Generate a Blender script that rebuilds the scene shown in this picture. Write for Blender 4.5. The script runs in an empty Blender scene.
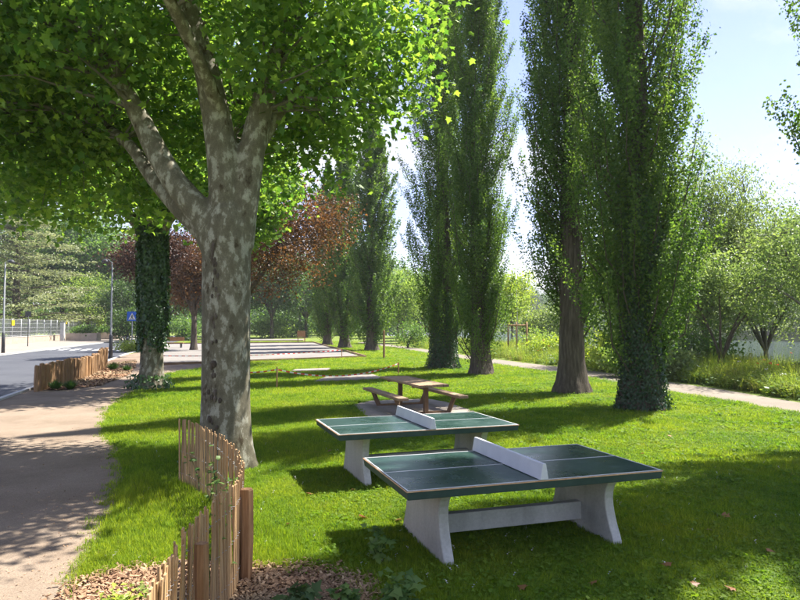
import bpy, bmesh, math, random
import numpy as np
from mathutils import Vector, Matrix, Euler
from mathutils.geometry import tessellate_polygon

S = bpy.context.scene
COL = S.collection
R = math.radians

# ------------------------------------------------------------------ camera, sky, sun, exposure
CAM_H = 2.22
cam = bpy.data.cameras.new('camera'); cam_o = bpy.data.objects.new('camera', cam); COL.objects.link(cam_o)
cam_o.location = (0, 0, CAM_H); cam_o.rotation_euler = (R(90) + 0.041, 0, 0)
cam.sensor_width = 36; cam.lens = 28.8; cam.clip_start = 0.05; cam.clip_end = 4000
S.camera = cam_o

SUN_AZ, SUN_EL = R(57), R(57)          # azimuth from +Y towards +X
w = bpy.data.worlds.new('World'); S.world = w; w.use_nodes = True
nt = w.node_tree; nt.nodes.clear()
def N(t, typ, **kw):
    n = t.nodes.new(typ)
    for k, v in kw.items(): setattr(n, k, v)
    return n
out = N(nt, 'ShaderNodeOutputWorld'); bg = N(nt, 'ShaderNodeBackground'); bg.inputs[1].default_value = 0.060
sky = N(nt, 'ShaderNodeTexSky', sky_type='NISHITA', sun_disc=False, sun_elevation=SUN_EL, sun_rotation=SUN_AZ)
sky.air_density = 1.0; sky.dust_density = 0.15; sky.ozone_density = 1.4
tc = N(nt, 'ShaderNodeTexCoord'); sep = N(nt, 'ShaderNodeSeparateXYZ'); nt.links.new(tc.outputs['Generated'], sep.inputs[0])
zz = N(nt, 'ShaderNodeMath', operation='ADD'); nt.links.new(sep.outputs[2], zz.inputs[0]); zz.inputs[1].default_value = 0.22
mx = N(nt, 'ShaderNodeMath', operation='MAXIMUM'); nt.links.new(zz.outputs[0], mx.inputs[0]); mx.inputs[1].default_value = 0.05
dx = N(nt, 'ShaderNodeMath', operation='DIVIDE'); nt.links.new(sep.outputs[0], dx.inputs[0]); nt.links.new(mx.outputs[0], dx.inputs[1])
dy = N(nt, 'ShaderNodeMath', operation='DIVIDE'); nt.links.new(sep.outputs[1], dy.inputs[0]); nt.links.new(mx.outputs[0], dy.inputs[1])
cmb = N(nt, 'ShaderNodeCombineXYZ'); nt.links.new(dx.outputs[0], cmb.inputs[0]); nt.links.new(dy.outputs[0], cmb.inputs[1])
cmap = N(nt, 'ShaderNodeMapping'); cmap.inputs['Location'].default_value = (13.46, -0.95, 1.39); nt.links.new(cmb.outputs[0], cmap.inputs[0])
cn = N(nt, 'ShaderNodeTexNoise'); cn.inputs['Scale'].default_value = 1.15; cn.inputs['Detail'].default_value = 9; cn.inputs['Roughness'].default_value = 0.58
nt.links.new(cmap.outputs[0], cn.inputs['Vector'])
cr = N(nt, 'ShaderNodeValToRGB'); cr.color_ramp.elements[0].position = 0.47; cr.color_ramp.elements[1].position = 0.66
nt.links.new(cn.outputs[0], cr.inputs[0])
cmix = N(nt, 'ShaderNodeMixRGB'); cmix.inputs[2].default_value = (4.1, 4.1, 4.25, 1)
tint = N(nt, 'ShaderNodeMixRGB', blend_type='MULTIPLY'); tint.inputs[0].default_value = 1; tint.inputs[2].default_value = (.80, .70, .88, 1); nt.links.new(sky.outputs[0], tint.inputs[1])
nt.links.new(cr.outputs[0], cmix.inputs[0]); nt.links.new(tint.outputs[0], cmix.inputs[1])
nt.links.new(cmix.outputs[0], bg.inputs[0]); nt.links.new(bg.outputs[0], out.inputs[0])

sun = bpy.data.lights.new('sun', 'SUN'); sun.energy = 3.3; sun.angle = R(0.55); sun.color = (1, .955, .88)
sun_o = bpy.data.objects.new('sun', sun); COL.objects.link(sun_o)
to_sun = Vector((math.sin(SUN_AZ) * math.cos(SUN_EL), math.cos(SUN_AZ) * math.cos(SUN_EL), math.sin(SUN_EL)))
sun_o.rotation_euler = to_sun.to_track_quat('Z', 'Y').to_euler(); sun_o.location = (30, 20, 45)
S.view_settings.view_transform = 'Standard'; S.view_settings.look = 'None'; S.view_settings.gamma = 1
S.view_settings.exposure = 2.3; S.view_settings.use_curve_mapping = False
S.render.engine = 'CYCLES'
S.cycles.use_denoising = True; S.cycles.max_bounces = 14; S.cycles.diffuse_bounces = 10; S.cycles.transmission_bounces = 10
S.cycles.transparent_max_bounces = 8; S.cycles.sample_clamp_indirect = 6; S.cycles.caustics_reflective = False; S.cycles.caustics_refractive = False

# ------------------------------------------------------------------ helpers
rng = np.random.default_rng(7)
random.seed(7)
FOC = 640.0
def gp(u, v, z=0.0):
    """a point of the place read off the photograph: where the line of sight meets the level z"""
    y = FOC * (CAM_H - z) / (v - 326.0)
    return ((u - 400) / FOC * y, y)

def link(o, parent=None):
    COL.objects.link(o)
    if parent is not None: o.parent = parent
    return o
def tag(o, label=None, cat=None, group=None, kind=None):
    if label: o['label'] = label
    if cat: o['category'] = cat
    if group: o['group'] = group
    if kind: o['kind'] = kind
    return o
def empty(name, loc=(0, 0, 0), rz=0.0, label=None, cat=None, group=None):
    o = bpy.data.objects.new(name, None); o.empty_display_size = .2
    o.location = loc; o.rotation_euler = (0, 0, rz); link(o)
    return tag(o, label, cat, group)
def copy_tree(o, parent=None):
    c = o.copy(); COL.objects.link(c); c.parent = parent
    for ch in list(o.children): copy_tree(ch, c)
    return c

class MB:
    def __init__(s): s.v = []; s.f = []; s.m = []; s.sm = []
    def add(s, vs, fs, mi=0, smooth=False):
        b = len(s.v); s.v += [tuple(p) for p in vs]
        for f in fs: s.f.append([b + i for i in f]); s.m.append(mi); s.sm.append(smooth)
        return s
    def box(s, c, d, rot=None, mi=0, taper=1.0):
        hx, hy, hz = d[0] / 2, d[1] / 2, d[2] / 2
        vs = []
        for z in (-1, 1):
            t = taper if z > 0 else 1
            for x, y in ((-1, -1), (1, -1), (1, 1), (-1, 1)): vs.append(Vector((x * hx * t, y * hy * t, z * hz)))
        M = rot if rot is not None else Matrix.Identity(3)
        vs = [M @ p + Vector(c) for p in vs]
        return s.add(vs, [(0, 3, 2, 1), (4, 5, 6, 7), (0, 1, 5, 4), (1, 2, 6, 5), (2, 3, 7, 6), (3, 0, 4, 7)], mi)
    def tube(s, pts, rad, n=8, cap=True, smooth=True, rough=0.0, mi=0, rs=None):
        rs = rs or random
        pts = [Vector(p) for p in pts]; k = len(pts)
        t0 = (pts[1] - pts[0]).normalized()
        up = Vector((0, 1, 0)) if abs(t0.y) < .9 else Vector((1, 0, 0))
        a = t0.cross(up).normalized(); vs = []
        for i, p in enumerate(pts):
            t = (pts[min(i + 1, k - 1)] - pts[max(i - 1, 0)]).normalized()
            a = (a - t * a.dot(t)).normalized(); b = t.cross(a)
            for j in range(n):
                th = 2 * math.pi * j / n; r = rad[i] * (1 + rough * (rs.random() - .5) * 2)
                vs.append(p + (a * math.cos(th) + b * math.sin(th)) * r)
        fs = [(i * n + j, i * n + (j + 1) % n, (i + 1) * n + (j + 1) % n, (i + 1) * n + j) for i in range(k - 1) for j in range(n)]
        if cap: fs += [tuple(range(n - 1, -1, -1)), tuple((k - 1) * n + j for j in range(n))]
        return s.add(vs, fs, mi, smooth)
    def prism(s, poly, z0, z1, mi=0):
        n = len(poly); vs = [(p[0], p[1], z0) for p in poly] + [(p[0], p[1], z1) for p in poly]
        fs = [tuple(range(n - 1, -1, -1)), tuple(range(n, 2 * n))] + [(i, (i + 1) % n, n + (i + 1) % n, n + i) for i in range(n)]
        return s.add(vs, fs, mi)
    def mesh(s, name, mats):
        me = bpy.data.meshes.new(name); me.from_pydata(s.v, [], s.f)
        for m in (mats if isinstance(mats, (list, tuple)) else [mats]): me.materials.append(m)
        me.polygons.foreach_set('material_index', s.m); me.polygons.foreach_set('use_smooth', s.sm); me.update()
        return me
    def build(s, name, mats, parent=None, bevel=0.0, **kw):
        o = bpy.data.objects.new(name, s.mesh(name, mats)); link(o, parent)
        if bevel:
            md = o.modifiers.new('bevel', 'BEVEL'); md.width = bevel; md.segments = 2; md.limit_method = 'ANGLE'; md.angle_limit = R(35)
        return tag(o, **kw)

def sheet(name, poly, z, mat, parent=None, **kw):
    tris = tessellate_polygon([[Vector((p[0], p[1], 0)) for p in poly]])
    me = bpy.data.meshes.new(name)
    fs = []
    for a, b, c in tris:
        A, B, C = poly[a], poly[b], poly[c]
        fs.append((a, b, c) if (B[0]-A[0])*(C[1]-A[1]) - (B[1]-A[1])*(C[0]-A[0]) > 0 else (a, c, b))
    me.from_pydata([(p[0], p[1], z) for p in poly], [], fs); me.materials.append(mat); me.update()
    o = bpy.data.objects.new(name, me); link(o, parent); return tag(o, **kw)
def wobble(poly, amp, step, seed, closed=True):
    r = random.Random(seed); o = []
    n = len(poly)
    for i in range(n if closed else n - 1):
        a, b = poly[i], poly[(i + 1) % n]; L = math.dist(a, b); k = max(1, int(L / step))
        for j in range(k):
            t = j / k; g = amp if j else amp * .3
            o.append((a[0] + (b[0]-a[0])*t + r.uniform(-g, g), a[1] + (b[1]-a[1])*t + r.uniform(-g, g)))
    if not closed: o.append(poly[-1])
    return o
def inside(poly, X, Y):
    res = np.zeros(len(X), bool); n = len(poly)
    for i in range(n):
        x1, y1 = poly[i]; x2, y2 = poly[(i + 1) % n]
        c = ((y1 > Y) != (y2 > Y)) & (X < (x2 - x1) * (Y - y1) / ((y2 - y1) if y2 != y1 else 1e-9) + x1)
        res ^= c
    return res
def smooth_line(pts, n):
    """Catmull-Rom through 2-D or 3-D points"""
    P = [Vector(list(p) + [0] * (3 - len(p))) for p in pts]; P = [2 * P[0] - P[1]] + P + [2 * P[-1] - P[-2]]; o = []
    for i in range(1, len(P) - 2):
        for j in range(n):
            t = j / n; a, b, c, d = P[i-1:i+3]
            o.append(.5 * ((2*b) + (c - a)*t + (2*a - 5*b + 4*c - d)*t*t + (3*b - a - 3*c + d)*t**3))
    return o + [P[-2]]

# ------------------------------------------------------------------ materials
def new_mat(name):
    m = bpy.data.materials.new(name); m.use_nodes = True; t = m.node_tree; t.nodes.clear()
    o = N(t, 'ShaderNodeOutputMaterial'); p = N(t, 'ShaderNodeBsdfPrincipled'); t.links.new(p.outputs[0], o.inputs[0])
    return m, t, p, o
def ramp(t, src, stops, interp='LINEAR'):
    r = N(t, 'ShaderNodeValToRGB'); r.color_ramp.interpolation = interp
    el = r.color_ramp.elements
    while len(el) < len(stops): el.new(.5)
    for e, (p, c) in zip(el, stops): e.position = p; e.color = (*c, 1) if len(c) == 3 else c
    t.links.new(src, r.inputs[0]); return r
def noise(t, scale, detail=6, rough=.55, coord='Object', stretch=None, dist=0.0):
    c = N(t, 'ShaderNodeTexCoord'); n = N(t, 'ShaderNodeTexNoise')
    n.inputs['Scale'].default_value = scale; n.inputs['Detail'].default_value = detail; n.inputs['Roughness'].default_value = rough; n.inputs['Distortion'].default_value = dist
    if coord == 'World':
        g = N(t, 'ShaderNodeNewGeometry'); src = g.outputs['Position']
    else: src = c.outputs[coord]
    if stretch:
        mp = N(t, 'ShaderNodeMapping'); mp.inputs['Scale'].default_value = stretch; t.links.new(src, mp.inputs[0]); src = mp.outputs[0]
    t.links.new(src, n.inputs['Vector']); return n
def bump(t, p, h, strength, dist=.02):
    b = N(t, 'ShaderNodeBump'); b.inputs['Strength'].default_value = strength; b.inputs['Distance'].default_value = dist
    t.links.new(h, b.inputs['Height']); t.links.new(b.outputs[0], p.inputs['Normal'])
def mixc(t, fac, a, b, typ='MIX'):
    m = N(t, 'ShaderNodeMixRGB', blend_type=typ)
    for i, s in ((0, fac), (1, a), (2, b)):
        if hasattr(s, 'is_linked'): t.links.new(s, m.inputs[i])
        elif i == 0: m.inputs[0].default_value = s
        else: m.inputs[i].default_value = (*s, 1)
    return m.outputs[0]

def surf(name, stops, scale, rough=.8, b=.3, bs=None, coord='Object', stretch=None, detail=8, bd=.02, spec=.3, fine=None):
    m, t, p, o = new_mat(name)
    n = noise(t, scale, detail, .6, coord, stretch); r = ramp(t, n.outputs[0], stops); c = r.outputs[0]
    if fine:
        n3 = noise(t, fine[0], 3, .7, coord); r3 = ramp(t, n3.outputs[0], [(.3, (fine[1],) * 3), (.7, (fine[2],) * 3)])
        c = mixc(t, 1.0, c, r3.outputs[0], 'MULTIPLY')
    t.links.new(c, p.inputs['Base Color']); p.inputs['Roughness'].default_value = rough; p.inputs['Specular IOR Level'].default_value = spec
    if b:
        n2 = noise(t, bs or scale * 4, 6, .65, coord, stretch); bump(t, p, n2.outputs[0], b, bd)
    return m

def leaf_mat(name, dark, light, trans, tfac=.45, rough=.45, spec=.35, inst=False):
    m, t, p, o = new_mat(name)
    if not inst: dark, light = [q * 1.75 for q in dark], [q * 1.75 for q in light]
    if inst:
        a = N(t, 'ShaderNodeObjectInfo'); src = a.outputs['Random']
        at = N(t, 'ShaderNodeAttribute', attribute_name='rnd'); ad = N(t, 'ShaderNodeMath', operation='ADD'); t.links.new(src, ad.inputs[0]); t.links.new(at.outputs['Fac'], ad.inputs[1])
        hf = N(t, 'ShaderNodeMath', operation='MULTIPLY'); t.links.new(ad.outputs[0], hf.inputs[0]); hf.inputs[1].default_value = .5; src = hf.outputs[0]
        n = noise(t, .45, 4, .6, 'World'); r2 = ramp(t, n.outputs[0], [(.3, (.62, .76, .7)), (.48, (1, 1, 1)), (.7, (1.38, 1.14, 1.1))])
    else:
        a = N(t, 'ShaderNodeAttribute', attribute_name='rnd'); src = a.outputs['Fac']
        n = noise(t, .5, 3, .6, 'World'); r2 = ramp(t, n.outputs[0], [(.3, (.8, .85, .85)), (.7, (1.12, 1.06, 1))])
    r = ramp(t, src, [(0, dark), (.55, [(x + y) / 2 for x, y in zip(dark, light)]), (1, light)])
    c = mixc(t, 1.0, r.outputs[0], r2.outputs[0], 'MULTIPLY')
    t.links.new(c, p.inputs['Base Color']); p.inputs['Roughness'].default_value = rough; p.inputs['Specular IOR Level'].default_value = spec
    tr = N(t, 'ShaderNodeBsdfTranslucent'); c2 = mixc(t, 1.0, c, trans, 'MULTIPLY'); t.links.new(c2, tr.inputs[0])
    mxs = N(t, 'ShaderNodeMixShader'); mxs.inputs[0].default_value = tfac
    t.links.new(p.outputs[0], mxs.inputs[1]); t.links.new(tr.outputs[0], mxs.inputs[2]); t.links.new(mxs.outputs[0], o.inputs[0])
    return m

M = {}
M['soil_grass'] = surf('soil_grass', [(.3, (.085, .125, .014)), (.5, (.13, .18, .016)), (.7, (.19, .22, .03))], .55, .9, .5, 14, 'World', fine=(22, .65, 1.25))
M['gravel'] = surf('gravel', [(.25, (.165, .122, .086)), (.5, (.232, .178, .130)), (.75, (.28, .22, .165))], .9, .92, .55, 55, 'World', bd=.012, spec=.15, fine=(95, .62, 1.3))
M['court'] = surf('court', [(.3, (.18, .165, .148)), (.7, (.24, .222, .2))], .4, .95, .3, 30, 'World', spec=.15, fine=(60, .85, 1.12))
M['path'] = surf('path', [(.3, (.19, .163, .13)), (.7, (.245, .21, .17))], .6, .95, .3, 40, 'World', spec=.15, fine=(40, .85, 1.12))
M['asphalt'] = surf('asphalt', [(.3, (.05, .053, .062)), (.7, (.078, .082, .092))], .35, .8, .3, 60, 'World', spec=.35, fine=(80, .8, 1.2))
M['pavement'] = surf('pavement', [(.3, (.22, .185, .155)), (.7, (.28, .24, .205))], .5, .9, .2, 20, 'World')
M['kerb'] = surf('kerb', [(.3, (.42, .41, .39)), (.7, (.55, .54, .51))], 3, .85, .2, 40, 'World')
M['slab'] = surf('slab', [(.3, (.22, .19, .16)), (.7, (.29, .25, .215))], 2.2, .9, .3, 40, 'World', fine=(30, .85, 1.1))
M['mulch_soil'] = surf('mulch_soil', [(.3, (.10, .062, .04)), (.7, (.20, .13, .088))], 4, .95, .8, 30, 'World', fine=(40, .6, 1.3))
M['white_paint'] = surf('white_paint', [(.25, (.5, .5, .48)), (.6, (.66, .66, .65))], 5, .6, .05)
M['concrete'] = surf('concrete', [(.25, (.30, .30, .28)), (.5, (.43, .43, .405)), (.75, (.50, .50, .48))], 3.2, .85, .35, 50, bd=.006, stretch=(1, 1, .35), fine=(35, .88, 1.08))
M['net'] = surf('net', [(.3, (.52, .53, .57)), (.7, (.60, .61, .65))], 5, .55, .05)
M['metal_grey'] = surf('metal_grey', [(.3, (.16, .17, .18)), (.7, (.22, .23, .24))], 3, .5, .05)
M['metal_dark'] = surf('metal_dark', [(.3, (.03, .033, .036)), (.7, (.05, .053, .058))], 3, .5, .05)
M['galv'] = surf('galv', [(.3, (.36, .37, .38)), (.7, (.48, .49, .5))], 3, .45, .05)
M['wire'] = surf('wire', [(.3, (.26, .26, .26)), (.7, (.36, .36, .36))], 10, .55, 0); 
M['yellow'] = surf('yellow', [(.3, (.78, .56, .01)), (.7, (.85, .64, .02))], 3, .5, 0)
M['blue'] = surf('blue', [(.3, (.015, .09, .46)), (.7, (.02, .11, .52))], 3, .4, 0)
M['black'] = surf('black', [(.3, (.01, .01, .01)), (.7, (.02, .02, .02))], 3, .6, 0)
M['wall_beige'] = surf('wall_beige', [(.3, (.34, .27, .21)), (.7, (.46, .38, .30))], 1.5, .9, .2)
M['red'] = surf('red', [(.3, (.62, .05, .03)), (.7, (.72, .07, .045))], 3, .5, 0)
M['soil'] = surf('soil', [(.3, (.05, .032, .02)), (.7, (.09, .06, .04))], 6, .95, .5)

def wood(name, stops, rough=.75, along=(9, 9, .7), b=.35):
    m, t, p, o = new_mat(name)
    oi = N(t, 'ShaderNodeObjectInfo'); c = N(t, 'ShaderNodeTexCoord')
    ad = N(t, 'ShaderNodeVectorMath', operation='ADD'); sc = N(t, 'ShaderNodeVectorMath', operation='SCALE'); cb = N(t, 'ShaderNodeCombineXYZ')
    for i in range(3): t.links.new(oi.outputs['Random'], cb.inputs[i])
    t.links.new(cb.outputs[0], sc.inputs[0]); sc.inputs['Scale'].default_value = 37.0
    t.links.new(c.outputs['Object'], ad.inputs[0]); t.links.new(sc.outputs[0], ad.inputs[1])
    mp = N(t, 'ShaderNodeMapping'); mp.inputs['Scale'].default_value = along; t.links.new(ad.outputs[0], mp.inputs[0])
    n = N(t, 'ShaderNodeTexNoise'); n.inputs['Scale'].default_value = 4; n.inputs['Detail'].default_value = 8; n.inputs['Roughness'].default_value = .65; n.inputs['Distortion'].default_value = .4
    t.links.new(mp.outputs[0], n.inputs['Vector']); r = ramp(t, n.outputs[0], stops)
    rr = ramp(t, oi.outputs['Random'], [(0, (.74, .72, .72)), (.5, (1, 1, 1)), (1, (1.22, 1.17, 1.08))])
    cc = mixc(t, 1.0, r.outputs[0], rr.outputs[0], 'MULTIPLY')
    t.links.new(cc, p.inputs['Base Color']); p.inputs['Roughness'].default_value = rough; p.inputs['Specular IOR Level'].default_value = .25
    bump(t, p, n.outputs[0], b, .01); return m
M['lath'] = wood('lath', [(.25, (.21, .118, .053)), (.5, (.39, .245, .122)), (.75, (.53, .365, .20))], along=(14, 14, .9))
M['post_wood'] = wood('post_wood', [(.25, (.13, .065, .03)), (.5, (.26, .145, .07)), (.75, (.37, .23, .125))], along=(10, 10, .7))
M['stake_wood'] = wood('stake_wood', [(.25, (.17, .095, .048)), (.5, (.29, .175, .09)), (.75, (.39, .255, .145))], along=(8, 8, .6))
M['picnic_wood'] = wood('picnic_wood', [(.25, (.16, .104, .062)), (.5, (.29, .20, .125)), (.75, (.42, .31, .205))], along=(.7, 10, 10))
M['picnic_leg'] = wood('picnic_leg', [(.25, (.10, .06, .035)), (.5, (.19, .12, .07)), (.75, (.27, .18, .11))], along=(10, 10, .7))
M['border_wood'] = wood('border_wood', [(.25, (.18, .11, .065)), (.5, (.30, .195, .12)), (.75, (.40, .28, .18))], along=(.7, 10, 10))

# table top: dark green lacquered concrete with wear
m, t, p, o = new_mat('table_green')
n = noise(t, 1.6, 7, .62); r = ramp(t, n.outputs[0], [(.3, (.014, .038, .030)), (.55, (.019, .050, .040)), (.75, (.034, .072, .060))])
n2 = noise(t, 9, 8, .75); r2 = ramp(t, n2.outputs[0], [(.52, (0, 0, 0)), (.8, (.5, .5, .5))])
t.links.new(mixc(t, r2.outputs[0], r.outputs[0], (.14, .2, .17)), p.inputs['Base Color'])
r3 = ramp(t, n.outputs[0], [(.3, (.2, .2, .2)), (.7, (.40, .40, .40))]); t.links.new(r3.outputs[0], p.inputs['Roughness'])
bump(t, p, n2.outputs[0], .03, .003); p.inputs['Specular IOR Level'].default_value = .5
M['table_green'] = m
M['table_edge'] = surf('table_edge', [(.3, (.022, .046, .042)), (.7, (.045, .075, .068))], 5, .6, .25, 60, bd=.003)
M['rust'] = surf('rust', [(.3, (.42, .2, .09)), (.7, (.6, .42, .28))], 12, .6, .1)

# plane-tree bark: mottled plates
m, t, p, o = new_mat('plane_bark')
c = N(t, 'ShaderNodeTexCoord'); mp = N(t, 'ShaderNodeMapping'); mp.inputs['Scale'].default_value = (1, 1, .55); t.links.new(c.outputs['Object'], mp.inputs[0])
na = N(t, 'ShaderNodeTexNoise'); na.inputs['Scale'].default_value = 8.0; na.inputs['Detail'].default_value = 6; na.inputs['Roughness'].default_value = .62; t.links.new(mp.outputs[0], na.inputs['Vector'])
nb = N(t, 'ShaderNodeTexNoise'); nb.inputs['Scale'].default_value = 5.2; nb.inputs['Detail'].default_value = 5; nb.inputs['Roughness'].default_value = .6
mp2 = N(t, 'ShaderNodeMapping'); mp2.inputs['Scale'].default_value = (1, 1, .5); mp2.inputs['Location'].default_value = (4, 7, 2); t.links.new(c.outputs['Object'], mp2.inputs[0]); t.links.new(mp2.outputs[0], nb.inputs['Vector'])
ra = ramp(t, na.outputs[0], [(.0, (.07, .063, .043)), (.44, (.13, .117, .079)), (.53, (.17, .154, .108)), (.56, (.27, .258, .2)), (.70, (.37, .36, .285))])
rb = ramp(t, nb.outputs[0], [(.33, (.42, .36, .30)), (.40, (1, 1, 1))])
nf = noise(t, 60, 4, .7); rf = ramp(t, nf.outputs[0], [(.3, (.75, .75, .75)), (.7, (1.15, 1.15, 1.15))])
cc = mixc(t, 1.0, mixc(t, 1.0, ra.outputs[0], rb.outputs[0], 'MULTIPLY'), rf.outputs[0], 'MULTIPLY')
t.links.new(cc, p.inputs['Base Color']); p.inputs['Roughness'].default_value = .85; p.inputs['Specular IOR Level'].default_value = .2
bump(t, p, na.outputs[0], .35, .03); M['plane_bark'] = m
M['bark'] = surf('bark', [(.3, (.045, .034, .026)), (.5, (.095, .075, .058)), (.7, (.17, .14, .11))], 5, .95, 1.0, 9, 'Object', (2.2, 2.2, .28), bd=.06)
M['bark_grey'] = surf('bark_grey', [(.3, (.10, .09, .075)), (.7, (.22, .2, .17))], 6, .95, .6, 14, 'Object', (1.5, 1.5, .4), bd=.03)
M['birch'] = surf('birch', [(.3, (.3, .28, .25)), (.7, (.55, .53, .5))], 6, .9, .2)

M['leaf_plane'] = leaf_mat('leaf_plane', (.038, .095, .018), (.142, .212, .042), (1.65, 1.62, .75), .55)
M['leaf_poplar'] = leaf_mat('leaf_poplar', (.026, .062, .016), (.098, .145, .036), (1.7, 1.75, .7), .45, .5, .22)
M['leaf_ivy'] = leaf_mat('leaf_ivy', (.014, .036, .012), (.045, .085, .024), (1.4, 1.6, .7), .25, .35, .5)
M['leaf_copper'] = leaf_mat('leaf_copper', (.028, .017, .015), (.064, .036, .028), (1.35, 1.1, .8), .4)
M['leaf_copper2'] = leaf_mat('leaf_copper2', (.038, .023, .013), (.105, .058, .026), (1.55, 1.2, .65), .46)
M['leaf_mid'] = leaf_mat('leaf_mid', (.040, .085, .022), (.105, .16, .042), (1.5, 1.6, .75), .45)
M['leaf_dark'] = leaf_mat('leaf_dark', (.022, .050, .016), (.060, .095, .028), (1.4, 1.5, .7), .4)
M['leaf_light'] = leaf_mat('leaf_light', (.085, .14, .035), (.19, .24, .065), (1.4, 1.45, .7), .5)
M['leaf_willow'] = leaf_mat('leaf_willow', (.080, .120, .044), (.165, .205, .080), (1.4, 1.42, .75), .45)
M['leaf_bank'] = leaf_mat('leaf_bank', (.066, .108, .036), (.15, .195, .072), (1.45, 1.45, .8), .48)
M['leaf_cedar'] = leaf_mat('leaf_cedar', (.10, .12, .065), (.22, .23, .13), (1.2, 1.25, .8), .35)
M['leaf_yellow'] = leaf_mat('leaf_yellow', (.13, .19, .03), (.26, .31, .055), (1.3, 1.3, .6), .45)
M['grass'] = leaf_mat('grass', (.058, .148, .014), (.31, .415, .040), (1.5, 1.4, .55), .5, .6, .12, inst=True)
M['grass_dry'] = leaf_mat('grass_dry', (.16, .18, .05), (.32, .29, .12), (1.3, 1.2, .8), .45, .6, .25, inst=True)
M['clover'] = leaf_mat('clover', (.080, .165, .016), (.17, .26, .03), (1.4, 1.5, .6), .5, .6, .15, inst=True)
M['meadow'] = leaf_mat('meadow', (.125, .205, .03), (.29, .355, .075), (1.5, 1.45, .7), .5, .6, .15, inst=True)
M['petal_red'] = leaf_mat('petal_red', (.55, .05, .02), (.7, .12, .04), (1.2, 1, 1), .4, inst=True)
M['petal_white'] = leaf_mat('petal_white', (.6, .6, .58), (.75, .75, .7), (1, 1, 1), .4, inst=True)
M['chip'] = leaf_mat('chip', (.11, .065, .036), (.47, .335, .205), (1, 1, 1), .02, .85, .2, inst=True)
M['dead_leaf'] = leaf_mat('dead_leaf', (.20, .085, .03), (.36, .19, .08), (1.2, 1.1, 1), .3, inst=True)

# water
m, t, p, o = new_mat('water'); p.inputs['Base Color'].default_value = (.05, .075, .07, 1); p.inputs['Roughness'].default_value = .12; p.inputs['Specular IOR Level'].default_value = .6
n = noise(t, .9, 6, .6, 'World', (1, .35, 1)); bump(t, p, n.outputs[0], .6, .25); M['water'] = m

# ------------------------------------------------------------------ terrain
BN = Vector((0.989, 0.148)); BT = Vector((-0.148, 0.989)); B0 = Vector((16.0, 24.0))
def bank_d(x, y): return (x - B0.x) * BN.x + (y - B0.y) * BN.y
HD = [(-1500, 0), (.0, 0), (1.0, -.25), (2.5, -.9), (4.5, -2.0), (7, -2.6), (106, -2.6), (111, -1.0), (118, .5), (150, 3), (220, 14), (330, 36), (480, 62), (700, 85), (1500, 100)]
def hgt(x, y): return float(np.interp(bank_d(x, y), [a for a, b in HD], [b for a, b in HD]))
dl = [-1500, -500, -150, -60, -30, -15, -8, -4, -1.5, 0, .5, 1, 1.7, 2.5, 3.5, 4.5, 5.5, 7, 20, 60, 106, 111, 118, 130, 150, 180, 220, 270, 330, 400, 480, 580, 700, 1000, 1500]
sl = [-900, -300, -120, -60, -30, -15, 0, 10, 20, 30, 40, 55, 70, 90, 120, 160, 220, 300, 450, 700, 1100, 1800]
vs = []; fs = []
for s_ in sl:
    for d_ in dl:
        pt = B0 + BN * d_ + BT * s_
        z = float(np.interp(d_, [a for a, b in HD], [b for a, b in HD]))
        if d_ > 130: z *= 1 + .25 * math.sin(s_ * .009 + d_ * .004)
        vs.append((pt.x, pt.y, z))
nd = len(dl)
fs = [(i * nd + j, i * nd + j + 1, (i + 1) * nd + j + 1, (i + 1) * nd + j) for i in range(len(sl) - 1) for j in range(nd - 1)]
MB().add(vs, fs, 0, True).build('ground', M['soil_grass'], kind='structure')
wp = [B0 + BN * d_ + BT * s_ for d_, s_ in ((3.2, -200), (112, -200), (112, 700), (3.2, 700))]
sheet('river_water', [tuple(q) for q in wp], -1.5, M['water'], kind='structure')

Z1 = .005
# gravel footpath
edge = [gp(u, v) for u, v in ((70, 600), (82, 578), (92, 550), (106, 520), (121, 490), (126, 468), (113, 441), (102, 426), (110, 408), (126, 397), (139, 388), (152, 379), (167, 373), (205, 367))]
edge = [(-1.0, -3), (-1.35, .6), (-1.62, 2.6)] + edge
road_near = [(-6.2, -3), (-9.5, 9.5), (-12.05, 19.2), (-13.4, 23.7), (-17.2, 36), (-21.5, 50), (-24.5, 62), (-34, 100), (-46, 150)]
road_far = [(-16, -3), (-20, 10), (-24.5, 27), (-30, 48), (-34.5, 66), (-44, 104), (-56, 150)]
gravel_poly = wobble(edge, .07, .35, 3, False) + [(-13, 52), (-22.5, 56)] + [(p[0] + .0, p[1]) for p in reversed(road_near[:6])]
sheet('gravel_footpath', gravel_poly, Z1, M['gravel'], kind='structure')
road_poly = road_near + list(reversed(road_far))
road = sheet('road', road_poly, Z1 + .004, M['asphalt'], kind='structure')
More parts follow.
